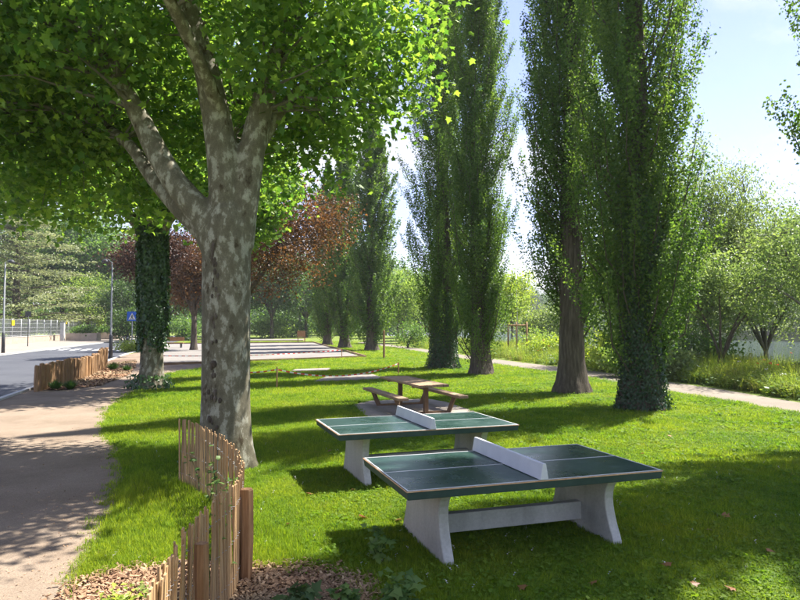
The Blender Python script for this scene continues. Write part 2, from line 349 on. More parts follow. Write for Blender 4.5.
# zebra crossing and the white edge line
for k in range(7):
    x0, y0 = -24.6 - k * 1.25 - .35, 57.2 + k * .42
    q = [(x0, y0), (x0 - .55, y0 + .16), (x0 - .55 - 1.3, y0 + .16 + 4.2), (x0 - 1.3, y0 + 4.2)]
    sheet('crosswalk_stripe', q, Z1 + .008, M['white_paint'], road)
def strip(name, line, w0, w1, z0, z1, mat, **kw):
    L = [Vector(p[:2]) for p in line]; a = []; b = []
    for i, p in enumerate(L):
        tt = (L[min(i+1, len(L)-1)] - L[max(i-1, 0)]).normalized(); nn = Vector((tt.y, -tt.x)); a.append(p + nn * w0); b.append(p + nn * w1)
    mb = MB(); n_ = len(L); V = [(*q, z0) for q in a] + [(*q, z0) for q in b] + [(*q, z1) for q in a] + [(*q, z1) for q in b]
    F = []
    for i in range(n_ - 1):
        F += [(2*n_+i, 2*n_+i+1, 3*n_+i+1, 3*n_+i), (i, i+1, 2*n_+i+1, 2*n_+i), (n_+i, 3*n_+i, 3*n_+i+1, n_+i+1)]
    F += [(0, 2*n_, 3*n_, n_), (n_-1, 2*n_-1, 4*n_-1, 3*n_-1)]
    return mb.add(V, F).build(name, mat, **kw)
strip('kerb', road_near[:7], -.02, .14, -.05, .07, M['kerb'], kind='structure')
strip('kerb', road_far, -.16, -.02, -.05, .12, M['kerb'], kind='structure')
pave_poly = road_far + [(-63, 150), (-56.8, 120), (-42.8, 60), (-38, 40), (-31, 10), (-28, -3)]
sheet('pavement', pave_poly, .11, M['pavement'], kind='structure')

# riverside path
pe_lo = [(12.0, 2.0), (11.4, 9)] + [gp(u, v) for u, v in ((800, 413), (720, 399), (640, 386), (580, 375.5), (520, 367.5), (480, 361.5), (440, 355), (400, 348.2))] + [(-6, 88)]
pe_hi = [(14.3, 2.0), (13.3, 9)] + [gp(u, v) for u, v in ((800, 402.5), (720, 389), (640, 377.5), (580, 369), (520, 362), (480, 357), (440, 351.2), (400, 345.6))] + [(-4.5, 92)]
lo = [tuple(p[:2]) for p in smooth_line(pe_lo, 5)]; hi = [tuple(p[:2]) for p in smooth_line(pe_hi, 5)]
path_poly = wobble(lo, .05, .4, 5, False) + list(reversed(wobble(hi, .05, .4, 6, False)))
sheet('riverside_path', path_poly, Z1, M['path'], kind='structure')

# boules courts with plank borders
def court(name, poly, z, sides):
    c = sheet(name, poly, z, M['court'], kind='structure')
    for i in sides:
        a, b = Vector(poly[i]), Vector(poly[(i + 1) % len(poly)]); L = (b - a).length; k = max(1, round(L / 3.0)); ang = math.atan2(b.y - a.y, b.x - a.x)
        me = MB().box((0, 0, 0), (L / k - .02, .09, .20)).mesh('border_plank', M['border_wood'])
        for j in range(k):
            q = a.lerp(b, (j + .5) / k); o = bpy.data.objects.new('border_plank', me); link(o, c); o.location = (q.x, q.y, .04); o.rotation_euler = (0, 0, ang + random.uniform(-.004, .004))
    return c
court_poly = [(-13.6, 36.6), gp(366, 357), gp(314, 342.4), (-29, 80), (-21.5, 56)]
court('boules_court', court_poly, Z1 + .006, (0, 1, 2))
court2_poly = [(-30, 93), gp(303, 340.6), (-16.5, 112), (-33, 112)]
court('boules_court', court2_poly, Z1 + .006, (0, 1))
slab1_poly = [gp(354, 404.5), gp(371, 400.5), gp(428, 398.5), gp(447, 402), gp(474, 411), (1.2, 13.6), (-.55, 14.4)]
sheet('picnic_slab', slab1_poly, .02, M['slab'], kind='structure')
slab2_poly = [gp(315, 381.5), gp(328, 376.6), gp(372, 374.6), gp(386, 379)]
MB().prism(slab2_poly, -.02, .05).build('paving_slab', M['slab'], kind='structure')
slab3_poly = [gp(291, 371.5), gp(296, 369.5), gp(331, 368.3), gp(327, 370.8)]
MB().prism(slab3_poly, -.02, .05).build('paving_slab', M['slab'], kind='structure')
planter_poly = wobble([gp(33, 389.5), gp(60, 390), gp(104, 385), gp(128, 376), gp(137, 367), gp(137, 359), gp(112, 360), (-16.2, 34.4), (-14.2, 28.3), (-13.0, 24)], .08, .5, 8)
sheet('planting_bed', planter_poly, .022, M['mulch_soil'], kind='structure')
bed_poly = wobble([gp(62, 598), gp(90, 576), gp(130, 566), gp(170, 560), gp(215, 556), gp(262, 563), gp(305, 561), gp(345, 568), gp(372, 580), gp(384, 598), (-.15, 4.3), (-.3, 2.0), (-1.55, 2.0)], .07, .25, 9)
sheet('wood_chip_bed', bed_poly, .012, M['mulch_soil'], kind='structure')

# ------------------------------------------------------------------ vegetation builders
PALM = [(0, 0), (.36, .0), (.27, .22), (.54, .44), (.26, .52), (0, 1), (-.26, .52), (-.54, .44), (-.27, .22), (-.36, .0)]
def unit(a): return a / np.maximum(np.linalg.norm(a, axis=1, keepdims=True), 1e-9)
def leaf_mesh(name, P, Nn, size, mat, kind='quad', seed=1, rnd=None, tang=None, aspect=.62, fold=.16):
    g = np.random.default_rng(seed); n = len(P)
    Nn = unit(Nn); T = g.normal(size=(n, 3)) if tang is None else tang
    T = unit(T - Nn * np.sum(T * Nn, 1, keepdims=True)); B = np.cross(Nn, T)
    sz = np.broadcast_to(np.asarray(size, float), (n,))[:, None]
    if kind == 'quad': loc = np.array([(0, -.5, 0), (-aspect / 2, -.08, fold), (0, .5, -.05), (aspect / 2, -.08, fold)]); tri = np.array([(0, 2, 1), (0, 3, 2)])
    else:
        pts = [(0, .3, 0)] + [(x, y - .0, -.30 * abs(x) - .12 * max(0, y - .5)) for x, y in PALM]
        loc = np.array([(x, y - .4, z) for x, y, z in pts]); k = len(PALM); tri = np.array([(0, 1 + i, 1 + (i + 1) % k) for i in range(k)])
    m_ = len(loc)
    V = P[:, None, :] + sz[:, None] * (loc[None, :, 0:1] * B[:, None, :] + loc[None, :, 1:2] * T[:, None, :] + loc[None, :, 2:3] * Nn[:, None, :])
    F = (np.arange(n)[:, None, None] * m_ + tri[None]).reshape(-1, 3)
    me = bpy.data.meshes.new(name); me.vertices.add(n * m_); me.vertices.foreach_set('co', V.astype(np.float32).ravel())
    nf_ = len(F); me.loops.add(nf_ * 3); me.loops.foreach_set('vertex_index', F.astype(np.int32).ravel())
    me.polygons.add(nf_); me.polygons.foreach_set('loop_start', np.arange(0, nf_ * 3, 3, dtype=np.int32))
    a = me.attributes.new('rnd', 'FLOAT', 'POINT'); rv = g.random(n) if rnd is None else rnd
    a.data.foreach_set('value', np.repeat(rv, m_).astype(np.float32))
    me.materials.append(mat); me.update(calc_edges=True); return me

def curve3(a, b, sag=0.0, n=5, j=0.0, rs=random):
    a, b = Vector(a), Vector(b); o = []
    for i in range(n):
        t = i / (n - 1); p = a.lerp(b, t); p.z += sag * math.sin(math.pi * t)
        if 0 < i < n - 1: p += Vector((rs.uniform(-j, j), rs.uniform(-j, j), rs.uniform(-j, j)))
        o.append(p)
    return o

def trunk_rings(h, r0, r1, flare=1.5, fh=.8, lean=(0, 0), n=14, k=16, lob=5, la=.08, seed=1, rough=.03):
    """a tapered trunk with a root flare"""
    rs = random.Random(seed); vs = []; ph = rs.uniform(0, 6)
    zs = [h * (i / (k - 1)) ** 1.5 for i in range(k)]; zs[0] = -.15
    for z in zs:
        t = max(0, z) / h; r = r0 + (r1 - r0) * t; fl = (flare - 1) * math.exp(-max(0, z) / (fh * .45))
        for j in range(n):
            th = 2 * math.pi * j / n
            rr = r * (1 + fl * (1 + .55 * math.sin(lob * th + ph)) + la * math.sin(3 * th + ph * 2 + z * .7) * .5 + rough * rs.uniform(-1, 1))
            vs.append((lean[0] * t + rr * math.cos(th), lean[1] * t + rr * math.sin(th), z))
    fs = [(i*n+j, i*n+(j+1) % n, (i+1)*n+(j+1) % n, (i+1)*n+j) for i in range(k-1) for j in range(n)] + [tuple((k-1)*n+j for j in range(n))]
    return vs, fs

def sample_blobs(blobs, n, g, power=.45, reject=None):
    vol = np.array([b[3]*b[4]*b[5] for b in blobs]); vol = vol ** .8; pr = vol / vol.sum(); out_ = []
    while len(out_) < n:
        b = blobs[g.choice(len(blobs), p=pr)]; d = g.normal(size=3); d /= np.linalg.norm(d); r_ = g.random() ** power
        p_ = np.array(b[:3]) + d * r_ * np.array(b[3:6])
        if reject is not None and reject(p_): continue
        out_.append(p_)
    return np.array(out_)

def foliage_from(C, per, rad, size, g, flat=.7, up=.8):
    n = len(C) * per
    P = np.repeat(C, per, 0) + g.normal(size=(n, 3)) * np.repeat(rad * (.6 + .8 * g.random(len(C))), per)[:, None] * np.array([1, 1, flat])
    Nn = g.normal(size=(n, 3)) + np.array([0, 0, up])
    sz = size * (.65 + .7 * g.random(n)); return P, Nn, sz

def tree(name, label, loc, H, r0, blobs, nclump, per, rad, size, leafmat, barkmat, seed, clear=None, kind='quad', group=None, lean=(0, 0), reject=None, twig=True, up=.8, cat='tree', flat=.7, tang=None, aspect=.62):
    g = np.random.default_rng(seed); rs = random.Random(seed)
    root = empty(name, loc, 0, label, cat, group)
    clear = clear or H * .3
    mb = MB(); v_, f_ = trunk_rings(clear, r0, r0 * .72, 1.35, .7, lean, n=10, k=9, seed=seed); mb.add(v_, f_, 0, True)
    top = Vector((lean[0], lean[1], clear)); nodes = []
    for b in blobs:
        pts = curve3(top - Vector((0, 0, .15)), (b[0], b[1], b[2] + b[5] * .35), .25, 6, .12 * r0 * 3, rs)
        mb.tube(pts, [r0 * .62 * (1 - .86 * i / 5) for i in range(6)], 6, rough=.05, rs=rs)
        nodes += [pts[2], pts[3], pts[4], pts[5]]
    C = sample_blobs(blobs, nclump, g, reject=reject)
    if twig:
        NA = np.array([list(q) for q in nodes])
        for c in C[::2]:
            i = int(np.argmin(np.sum((NA - c) ** 2, 1) + (NA[:, 2] > c[2]) * 2)); a = Vector(NA[i])
            mb.tube(curve3(a, Vector(c), .12, 4, .08, rs), [r0 * .13, r0 * .10, r0 * .07, r0 * .03], 4, cap=False, rs=rs)
    mb.build('trunk', barkmat, root)
    P, Nn, sz = foliage_from(C, per, rad, size, g, flat, up)
    tg = None if tang is None else (g.normal(size=P.shape) * .5 + np.array(tang))
    me = leaf_mesh('crown', P, Nn, sz, leafmat, kind, seed, tang=tg, aspect=aspect)
    cr_ = bpy.data.objects.new('crown', me); link(cr_, root); cr_['kind'] = 'stuff'
    return root

def poplar_parts(H, r0, rmax, base, nshoot, per, size, seed, low_taper=3.0, bare=0.0):
    g = np.random.default_rng(seed); rs = random.Random(seed)
    mb = MB(); v_, f_ = trunk_rings(H * .55, r0, r0 * .42, 1.45, .9, (rs.uniform(-.2, .2), rs.uniform(-.2, .2)), n=18, k=22, lob=6, la=.14, seed=seed, rough=.05); mb.add(v_, f_, 0, True)
    Ps = []; Ts = []
    def prof(z):
        a = min(1, .35 + .65 * (z - base) / low_taper) if z > base else .3
        b = 1 if z < H * .55 else max(.06, 1 - ((z - H * .55) / (H * .45)) ** 1.6)
        return rmax * a * b * (1 + .07 * math.sin(z * 1.3 + seed))
    for k in range(nshoot):
        z0 = base - .6 + (H * .93 - base) * (k + rs.random()) / nshoot; th = rs.uniform(0, 6.283)
        if bare and z0 < bare and abs((th - 4.5 + math.pi) % 6.283 - math.pi) < .95: continue
        L = rs.uniform(1.6, 3.4); zt = min(z0 + L, H); rr = prof(min(zt, H)) * math.sqrt(rs.uniform(.12, 1.0)) * rs.uniform(.85, 1.12) * (1.15 if rs.random() < .12 else 1)
        a = Vector((.2 * math.cos(th), .2 * math.sin(th), z0)); b = Vector((rr * .75 * math.cos(th), rr * .75 * math.sin(th), z0 + L * .42)); c = Vector((rr * math.cos(th + .1), rr * math.sin(th + .1), zt + .35))
        if k % 3 == 0: mb.tube([a, b, c], [.030, .020, .006], 4, cap=False)
        t = g.random(per) ** .75 * .95 + .05
        A, B_, C_ = np.array(a), np.array(b), np.array(c)
        q = ((1-t)**2)[:, None]*A + (2*t*(1-t))[:, None]*B_ + (t**2)[:, None]*C_
        Ps.append(q + g.normal(size=(per, 3)) * np.array([.125, .125, .2]) * (1.2 - .65 * t)[:, None]); Ts.append(np.full(per, rs.random()))
    P = np.concatenate(Ps); n = len(P)
    rad = P * np.array([1, 1, 0]); Nn = unit(rad + 1e-6) * .55 + g.normal(size=(n, 3)) * .65 + np.array([0, 0, .15])
    tn = g.normal(size=(n, 3)) * .6 + np.array([0, 0, -.4])
    me = leaf_mesh('crown', P, Nn, size * (.65 + .7 * g.random(n)), M['leaf_poplar'], 'quad', seed, tang=tn, aspect=.8, rnd=.55 * g.random(n) + .45 * np.concatenate(Ts))
    return mb.mesh('trunk', M['bark']), me

def ivy_mesh(h0, h1, r_at, n, size, seed, mat='leaf_ivy', thick=.16, lumps=5):
    g = np.random.default_rng(seed); z = h0 + (h1 - h0) * g.random(n); th = g.random(n) * 2 * np.pi
    ph = g.random(4) * 6.28
    lump = .5 + .5 * np.sin(lumps * th + ph[0] + 1.1 * z) * np.sin(1.9 * z + ph[1] + 2 * th)
    if h0 > 1: z = np.maximum(z, 0) ; keep = z > h0 + .9 * (.5 + .5 * np.sin(2 * th + ph[2]) * np.sin(5 * th + ph[3])) + .3 * g.normal(size=n); z, th, lump = z[keep], th[keep], lump[keep]; n = len(z)
    rr = r_at(z) + thick * g.random(n) ** .7 * (.35 + .9 * lump)
    P = np.stack([rr*np.cos(th), rr*np.sin(th), z], 1); Nn = np.stack([np.cos(th), np.sin(th), np.full(n, .35)], 1) + g.normal(size=(n, 3)) * .4
    return leaf_mesh('ivy', P, Nn, size * (.6 + .8 * g.random(n)), M[mat], 'quad', seed, tang=g.normal(size=(n, 3)) * .5 + np.array([0, 0, -1]), aspect=.95)
def add_stuff(name, me, root):
    o = bpy.data.objects.new(name, me); link(o, root); o['kind'] = 'stuff'; return o

# ------------------------------------------------------------------ the big plane tree
PA = (-2.75, 10.2)
pa = empty('plane_tree', (PA[0], PA[1], 0), 0, 'large plane tree with mottled grey trunk beside the curved picket fence', 'tree', 'plane trees along the footpath')
g = np.random.default_rng(11); rs = random.Random(11)
mb = MB()
v_, f_ = trunk_rings(4.35, .365, .385, 1.30, .9, (-.02, 0), n=26, k=26, lob=5, la=.05, seed=4, rough=.012)
v_ = [(x * math.sqrt(max(.02, 1 - (max(0, z - 3.7) / .7) ** 2)), y * math.sqrt(max(.02, 1 - (max(0, z - 3.7) / .7) ** 2)), z) for x, y, z in v_]
f_ = f_ + [tuple(range(25, -1, -1))]
mb.add(v_, f_, 0, True)
limbs = [
    ([(-.14, -.02, 3.45), (-.42, -.04, 4.0), (-.84, -.02, 4.5), (-1.22, .05, 5.1), (-1.6, .15, 5.8), (-2.2, .1, 6.8), (-3.0, 0, 7.9)], [.29, .235, .20, .18, .155, .11, .05]),
    ([(-.38, .2, 3.7), (-.95, .35, 4.22), (-1.5, .6, 4.8), (-2.0, .9, 5.4), (-2.9, 1.7, 6.0), (-3.9, 2.4, 6.2)], [.19, .15, .125, .105, .08, .04]),
    ([(-.03, .0, 3.6), (-.05, -.02, 4.5), (-.17, -.03, 5.4), (-.38, -.04, 6.4), (-.62, -.05, 7.2), (-.8, .1, 8.8), (-.7, .3, 10.8), (-.5, .4, 12.6)], [.30, .27, .24, .20, .175, .14, .09, .03]),
    ([(.12, .02, 3.5), (.24, .03, 4.3), (.38, .05, 5.2), (.60, .1, 6.2), (.95, .15, 7.2), (1.5, .3, 8.6), (2.0, .4, 10.0)], [.28, .245, .21, .175, .14, .09, .03]),
    ([(.35, .15, 5.0), (.75, .5, 5.9), (1.3, .9, 6.7), (2.1, 1.2, 7.4)], [.13, .10, .07, .03]),
    ([(-.05, .25, 4.0), (-.2, 1.0, 5.0), (-.4, 2.2, 6.2), (-.5, 3.4, 7.2)], [.18, .14, .09, .04]),
    ([(-.1, -.1, 5.6), (-.5, -1.2, 6.8), (-1.0, -2.6, 7.8), (-1.2, -3.8, 8.3)], [.12, .10, .07, .03]),
]
nodes = []
for pts, rad in limbs:
    sp = smooth_line(pts, 4); rr = list(np.interp(np.linspace(0, len(rad) - 1, len(sp)), range(len(rad)), rad))
    mb.tube(sp, rr, 14, rough=.025, rs=rs); nodes += sp[len(sp)//3::2]
blobs = [(-.5, .6, 9.4, 4.4, 4.4, 3.8), (-3.4, 2.6, 5.75, 2.9, 1.9, 1.45), (1.75, .7, 6.9, 1.55, 1.9, 1.55), (-3.4, .4, 7.4, 3.0, 2.6, 1.7), (-.3, 2.7, 6.6, 2.9, 1.7, 1.7), (-5.4, 1.4, 6.6, 2.2, 2.0, 1.7), (.6, -1.4, 8.2, 2.6, 2.4, 1.5), (-2.7, -.9, 6.5, 1.9, 1.2, 1.1), (1.5, -.7, 6.3, 1.5, 1.2, 1.1)]
def rejA(q):
    x, y, z = q
    if z > 8.4 and rs.random() < .78: return True
    if y < -.2 and z < 5.45 + .3 * rs.random() - .35 * y: return True
    if y < .55 and z < 4.9 + .3 and -1.2 < x < .8: return True
    if y < .35 and -2.3 < x < -.1 and z < 5.7: return True
    if x < -1 and z < 4.35: return True
    return False
trunk_o = mb.build('trunk', M['plane_bark'], pa)
md = trunk_o.modifiers.new('weld', 'REMESH'); md.mode = 'VOXEL'; md.voxel_size = .03; md.use_smooth_shade = True
md = trunk_o.modifiers.new('soften', 'SMOOTH'); md.iterations = 5; md.factor = .6
mb = MB()
C = sample_blobs(blobs, 680, g, .5, rejA)
NA = np.array([list(q) for q in nodes])
for c in C[::2]:
    i = int(np.argmin(np.sum((NA - c) ** 2, 1) + (NA[:, 2] > c[2]) * 2))
    L = float(np.linalg.norm(NA[i] - c)); mb.tube(curve3(NA[i], c, .15, 4, .08, rs), [.02 + .008*L, .016 + .005*L, .012, .006], 5, cap=False, rs=rs)
tw_ = mb.build('twigs', M['bark_grey'], pa); tw_['kind'] = 'stuff'
P, Nn, sz = foliage_from(C, 84, .36, .122, g, .75, 1.0)
ok = np.ones(len(P), bool)
for lim, ztop in ((limbs[0][0], 5.55), (limbs[2][0], 7.6), (limbs[3][0], 5.6)):      # the lower limbs stay bare
    lx_ = np.interp(P[:, 2], [q[2] for q in lim], [q[0] for q in lim]); ok &= ~((P[:, 1] < .25) & (P[:, 2] < ztop) & (np.abs(P[:, 0] - lx_) < .36))
P, Nn, sz = P[ok], Nn[ok], sz[ok]
tg = g.normal(size=P.shape) * .7 + np.array([0, 0, -.55])
# the 300 leaves that show largest stay single, the others are one mass
W = P + np.array([PA[0], PA[1], 0]); dep = W[:, 1]; U = 400 + W[:, 0] / dep * FOC; Vp = 326 - (W[:, 2] - CAM_H) / dep * FOC
vis = (U > 0) & (U < 440) & (Vp > 5) & (Vp < 260); order = np.argsort(np.where(vis, dep / sz, 1e9)); big = np.zeros(len(P), bool); big[order[:300]] = True
add_stuff('crown', leaf_mesh('crown', P[~big], Nn[~big], sz[~big], M['leaf_plane'], 'palm', 21, tang=tg[~big]), pa)
one = [leaf_mesh('leaf', np.zeros((1, 3)), np.array([[0, 0, 1.]]), 1.0, M['leaf_plane'], 'palm', 1, rnd=np.array([q]), tang=np.array([[0, 1., 0]])) for q in (.1, .3, .5, .7, .9)]
for k, i in enumerate(np.where(big)[0]):
    o = bpy.data.objects.new('leaf', one[k % 5]); link(o, pa)
    n_ = Vector(Nn[i]).normalized(); t_ = Vector(tg[i]); t_ = (t_ - n_ * t_.dot(n_)).normalized(); b_ = n_.cross(t_)
    o.matrix_basis = Matrix.Translation(P[i]) @ Matrix((b_, t_, n_)).transposed().to_4x4() @ Matrix.Scale(float(sz[i]), 4)
# burrs on the bark
mbq = MB()
for k in range(46):
    z = rs.uniform(.3, 3.6); th = R(-100) - R(6) + rs.gauss(0, .10) + .05 * math.sin(z * 3); r_ = .372 * (1 + .3 * math.exp(-z / .4)) + .0
    c_ = Vector((r_ * math.cos(th), r_ * math.sin(th), z)); s_ = rs.uniform(.015, .04)
    vs_ = [c_ + Vector((s_*math.cos(a)*math.sin(b) * rs.uniform(.6, 1.3), s_*math.sin(a)*math.sin(b), s_*1.5*math.cos(b))) for b in (.5, 1.4, 2.5) for a in (0, 1.25, 2.5, 3.77, 5.0)]
    mbq.add(vs_, [(0,1,2,3,4), (14,13,12,11,10)] + [(r*5+j, r*5+5+j, r*5+5+(j+1) % 5, r*5+(j+1) % 5) for r in (0, 1) for j in range(5)])
bo = mbq.build('bark_burrs', M['bark'], pa); bo['kind'] = 'stuff'

# ------------------------------------------------------------------ ivy-clad plane tree
PB = (-8.86, 22.9)
pb = tree('plane_tree', 'plane tree with ivy-wrapped trunk beside the staked planting bed', (PB[0], PB[1], 0), 15, .42,
          [(-.6, 0, 9.5, 4.6, 4.4, 3.3), (-3.2, -.6, 7.4, 2.8, 2.4, 1.6), (2.4, -.4, 8.0, 2.6, 2.6, 2.2), (0, -1.5, 7.2, 2.6, 1.8, 1.3)], 520, 46, .42, .2, M['leaf_plane'], M['plane_bark'], 31, clear=5.2, kind='quad', aspect=.85, group='plane trees along the footpath', up=1.0)
add_stuff('ivy', ivy_mesh(1.3, 6.8, lambda z: .39 + .0 * z, 15000, .10, 5, thick=.19), pb)
add_stuff('ivy', ivy_mesh(.0, .5, lambda z: .45 + .25 * np.exp(-z * 4), 420, .11, 6, thick=.25), pb)

# ------------------------------------------------------------------ poplars
near_pop = [
    # x, y, H, r0, rmax, base, seed, label, ivy
    (6.5, 17.3, 23, .46, 1.98, 1.1, 47, 'tall poplar with ivy-covered trunk, nearest of the row by the riverside path', (0, 6.5, .44, 7500)),
    (5.72, 21.5, 24, .44, 1.78, 1.9, 42, 'tall poplar with bare brown ridged trunk, left of the ivy-clad one', None),
    (3.72, 29.6, 24, .46, 1.75, 0.9, 43, 'poplar leafy almost to the ground with split trunk, behind the picnic table', None),
    (2.3, 33.8, 25, .55, 2.2, 1.3, 44, 'dense dark poplar with ivy round its wide base, behind the picnic table', (0, 4.0, .60, 5200)),
]
for x, y, H, r0, rm, base, sd, lab, iv in near_pop:
    root = empty('poplar_tree', (x, y, 0), 0, lab, 'tree', 'poplars in a row along the lawn')
    tm, cm = poplar_parts(H, r0, rm, base, 480, 340, .076, sd, 1.3 if sd in (47, 42) else 2.5, 4.8 if sd == 42 else 0.0)
    link(bpy.data.objects.new('trunk', tm), root); add_stuff('crown', cm, root)
    if iv: add_stuff('ivy', ivy_mesh(iv[0], iv[1], lambda z, q=iv[2]: q * (1 + .5 * np.exp(-z / .45)), int(iv[3] * 2.4), .068, sd, thick=.17), root)
tm2, cm2 = tm, cm
tm, cm = poplar_parts(23, .42, 2.25, 1.0, 420, 130, .15, 51, 1.6)
for x, y, s_, rz, lab in ((-2.6, 59, 1.0, .3, 'far poplar with pale leafy column beside the boules court corner'),
                          (-5.7, 66, 1.0, 2.1, 'second far poplar along the boules court edge'),
                          (-8.6, 76, .95, 4.0, 'dark leaning far poplar at the back of the boules court'),
                          (9.07, 11.2, .9, 5.1, 'poplar whose dark leafy twigs hang in at the right edge')):
    root = empty('poplar_tree', (x, y, 0), rz, lab, 'tree', 'poplars in a row along the lawn'); root.scale = (s_ * (1.2 if y > 30 else 1), s_ * (1.2 if y > 30 else 1), s_)
    link(bpy.data.objects.new('trunk', tm if y > 30 else tm2), root); add_stuff('crown', cm if y > 30 else cm2, root)

# ------------------------------------------------------------------ other trees
def blobset(r, h0, h1, seed, n=5, asym=(0, 0)):
    q = random.Random(seed); o = [(asym[0], asym[1], (h0 + h1) / 2, r * .8, r * .8, (h1 - h0) * .45)]
    for k in range(n):
        a = 6.283 * k / n + q.uniform(-.4, .4); rr = r * q.uniform(.45, .65); o.append((rr * math.cos(a) + asym[0], rr * math.sin(a) + asym[1], q.uniform(h0 + (h1-h0)*.25, h0 + (h1-h0)*.7), r * .5, r * .5, (h1 - h0) * .24))
    return o
tree('copper_tree', 'copper-leaved tree behind the large plane trunk by the boules court', (-9.9, 39, 0), 12, .2, blobset(5.0, 3.4, 12.4, 61, 6, (2.0, 0)), 460, 56, .5, .16, M['leaf_copper2'], M['bark'], 61, clear=3.2, group='copper-leaved trees')
tree('copper_tree', 'dark purple-leaved tree left of the ivy-wrapped plane trunk', (-18.2, 47, 0), 10, .2, blobset(2.9, 5.4, 9.6, 62), 260, 50, .45, .18, M['leaf_copper'], M['bark'], 62, clear=4, group='copper-leaved trees')
tree('copper_tree', 'reddish tree with brown trunk between the two plane trunks', (-19.3, 60, 0), 10, .32, blobset(4.2, 3.6, 11, 63), 300, 40, .55, .25, M['leaf_copper2'], M['bark'], 63, clear=3.2, group='copper-leaved trees')
tree('leafy_tree', 'bright green tree seen just right of the large plane trunk', (-7.3, 27.5, 0), 11, .16, [(1.2, 0, 6.9, 1.3, 1.8, 1.3), (1.2, 0, 8.8, 2.0, 2.2, 1.6), (-.9, .3, 7.6, 1.6, 1.6, 1.4)], 150, 46, .38, .19, M['leaf_plane'], M['bark_grey'], 64, clear=4.2, kind='palm')

# far backdrop trees share three crowns
prot = []
for i, (mat, sd) in enumerate((('leaf_mid', 71), ('leaf_dark', 72), ('leaf_light', 73))):
    prot.append(tree('backdrop_tree', 'x', (0, 0, -500), 14, .3, blobset(5.5, 2.6, 14, sd, 7), 420, 34, .75, .36, M[mat], M['bark'], sd, clear=3.2, group='trees closing the view behind the park'))
used = [False] * 3
def place(p, x, y, s_, rz, label, name='backdrop_tree', group='trees closing the view behind the park', zs=1.0, cat='tree'):
    r_ = prot[p] if not used[p] else copy_tree(prot[p]); used[p] = True
    r_.name = name; r_.location = (x, y, hgt(x, y)); r_.rotation_euler = (0, 0, rz); r_.scale = (s_, s_, s_ * zs); r_['label'] = label; r_['group'] = group; r_['category'] = cat
    return r_
back = [  # pixel column of the stem, depth, size, which crown, label
    (272, 118, 1.25, 1, 'dark green tree behind the far end of the boules court'), (306, 128, 1.2, 0, 'green tree in front of the far hedge left of the poplars'),
    (240, 135, 1.5, 0, 'tall green backdrop tree hidden mostly by the plane trunk'), (335, 150, 1.3, 2, 'light green tree glimpsed behind the far poplar stems'),
    (205, 110, 1.1, 1, 'dark backdrop tree showing beneath the copper leaves'), (168, 125, 1.3, 0, 'green backdrop tree left of the large plane trunk'),
    (398, 118, 1.0, 2, 'light green tree at the bend of the riverside path'), (420, 98, .8, 0, 'green tree behind the birch sapling'),
    (440, 130, 1.2, 1, 'dark tree behind the two leafy poplars'), (372, 160, 1.6, 0, 'broad green tree behind the far pale poplar'),
    (128, 96, .75, 1, 'dark creeper-covered tree beside the road bend'), (108, 124, 1.7, 0, 'green tree where the road disappears'),
    (88, 112, .9, 2, 'light green tree behind the end of the wire fence'), (62, 128, 2.0, 0, 'broad green tree beside the cedar behind the fence'),
    (-40, 110, 1.5, 1, 'dark tree at the left edge behind the street lamp'), (140, 150, 1.9, 2, 'pale tree far behind the blue sign'),
    (465, 160, 1.1, 2, 'pale green tree far behind the split poplar'), (300, 180, 1.7, 1, 'tall dark tree closing the end of the park'),
    (20, 150, 2.3, 0, 'very broad backdrop tree behind the cedar'), (350, 200, 1.9, 1, 'tallest dark tree far behind the poplar row'),
]
for k, (u, y, s_, p_, lab) in enumerate(back): place(p_, (u - 400) / FOC * y, y, s_, k * 1.3, lab)
# trees across the river and on the wooded slope beyond
k = 0
far_bank = [(u, y) for u, y in ((812, 150), (770, 165), (735, 160), (700, 172), (668, 180), (640, 176), (610, 190), (585, 205), (560, 215), (535, 225), (512, 240), (850, 140), (890, 135), (488, 255))]
names_f = ['rightmost', 'second', 'third', 'fourth', 'fifth', 'sixth', 'seventh', 'eighth', 'ninth', 'tenth', 'eleventh', 'twelfth', 'thirteenth', 'fourteenth']
for k, (u, y) in enumerate(sorted(far_bank, key=lambda q: -q[0])):
    y = (115 + 5 * (k % 3) + 19.4) / (.989 * (u - 400) / FOC + .148); x = (u - 400) / FOC * y
    place((0, 1, 0, 1, 2)[k % 5], x, y, (2.2 if k < 6 else 1.6) + .6 * ((k * 7) % 5) / 4, k * 2.1, f'{names_f[k]} tree from the right along the far river bank'.replace('rightmost tree from the right', 'rightmost tree'), 'far_bank_tree', 'trees on the far river bank')

g = np.random.default_rng(89); n = 3600; s_ = g.random(n) * 800 - 200; d_ = 110.5 + g.random(n) * 22
X = B0.x + BN.x*d_ + BT.x*s_; Y = B0.y + BN.y*d_ + BT.y*s_; Zh = np.interp(d_, [a for a, b in HD], [b for a, b in HD])
C = np.stack([X, Y, Zh + .6 + (3 + 3 * np.sin(s_ * .07) ** 2) * g.random(n)], 1)
P, Nn, sz = foliage_from(C, 12, 1.1, .95, g, .8, .6)
ft = bpy.data.objects.new('far_bank_thicket', leaf_mesh('far_bank_thicket', P, Nn, sz, M['leaf_dark'], 'quad', 93)); link(ft); tag(ft, 'dark thicket lining the far river bank', 'thicket', kind='stuff')
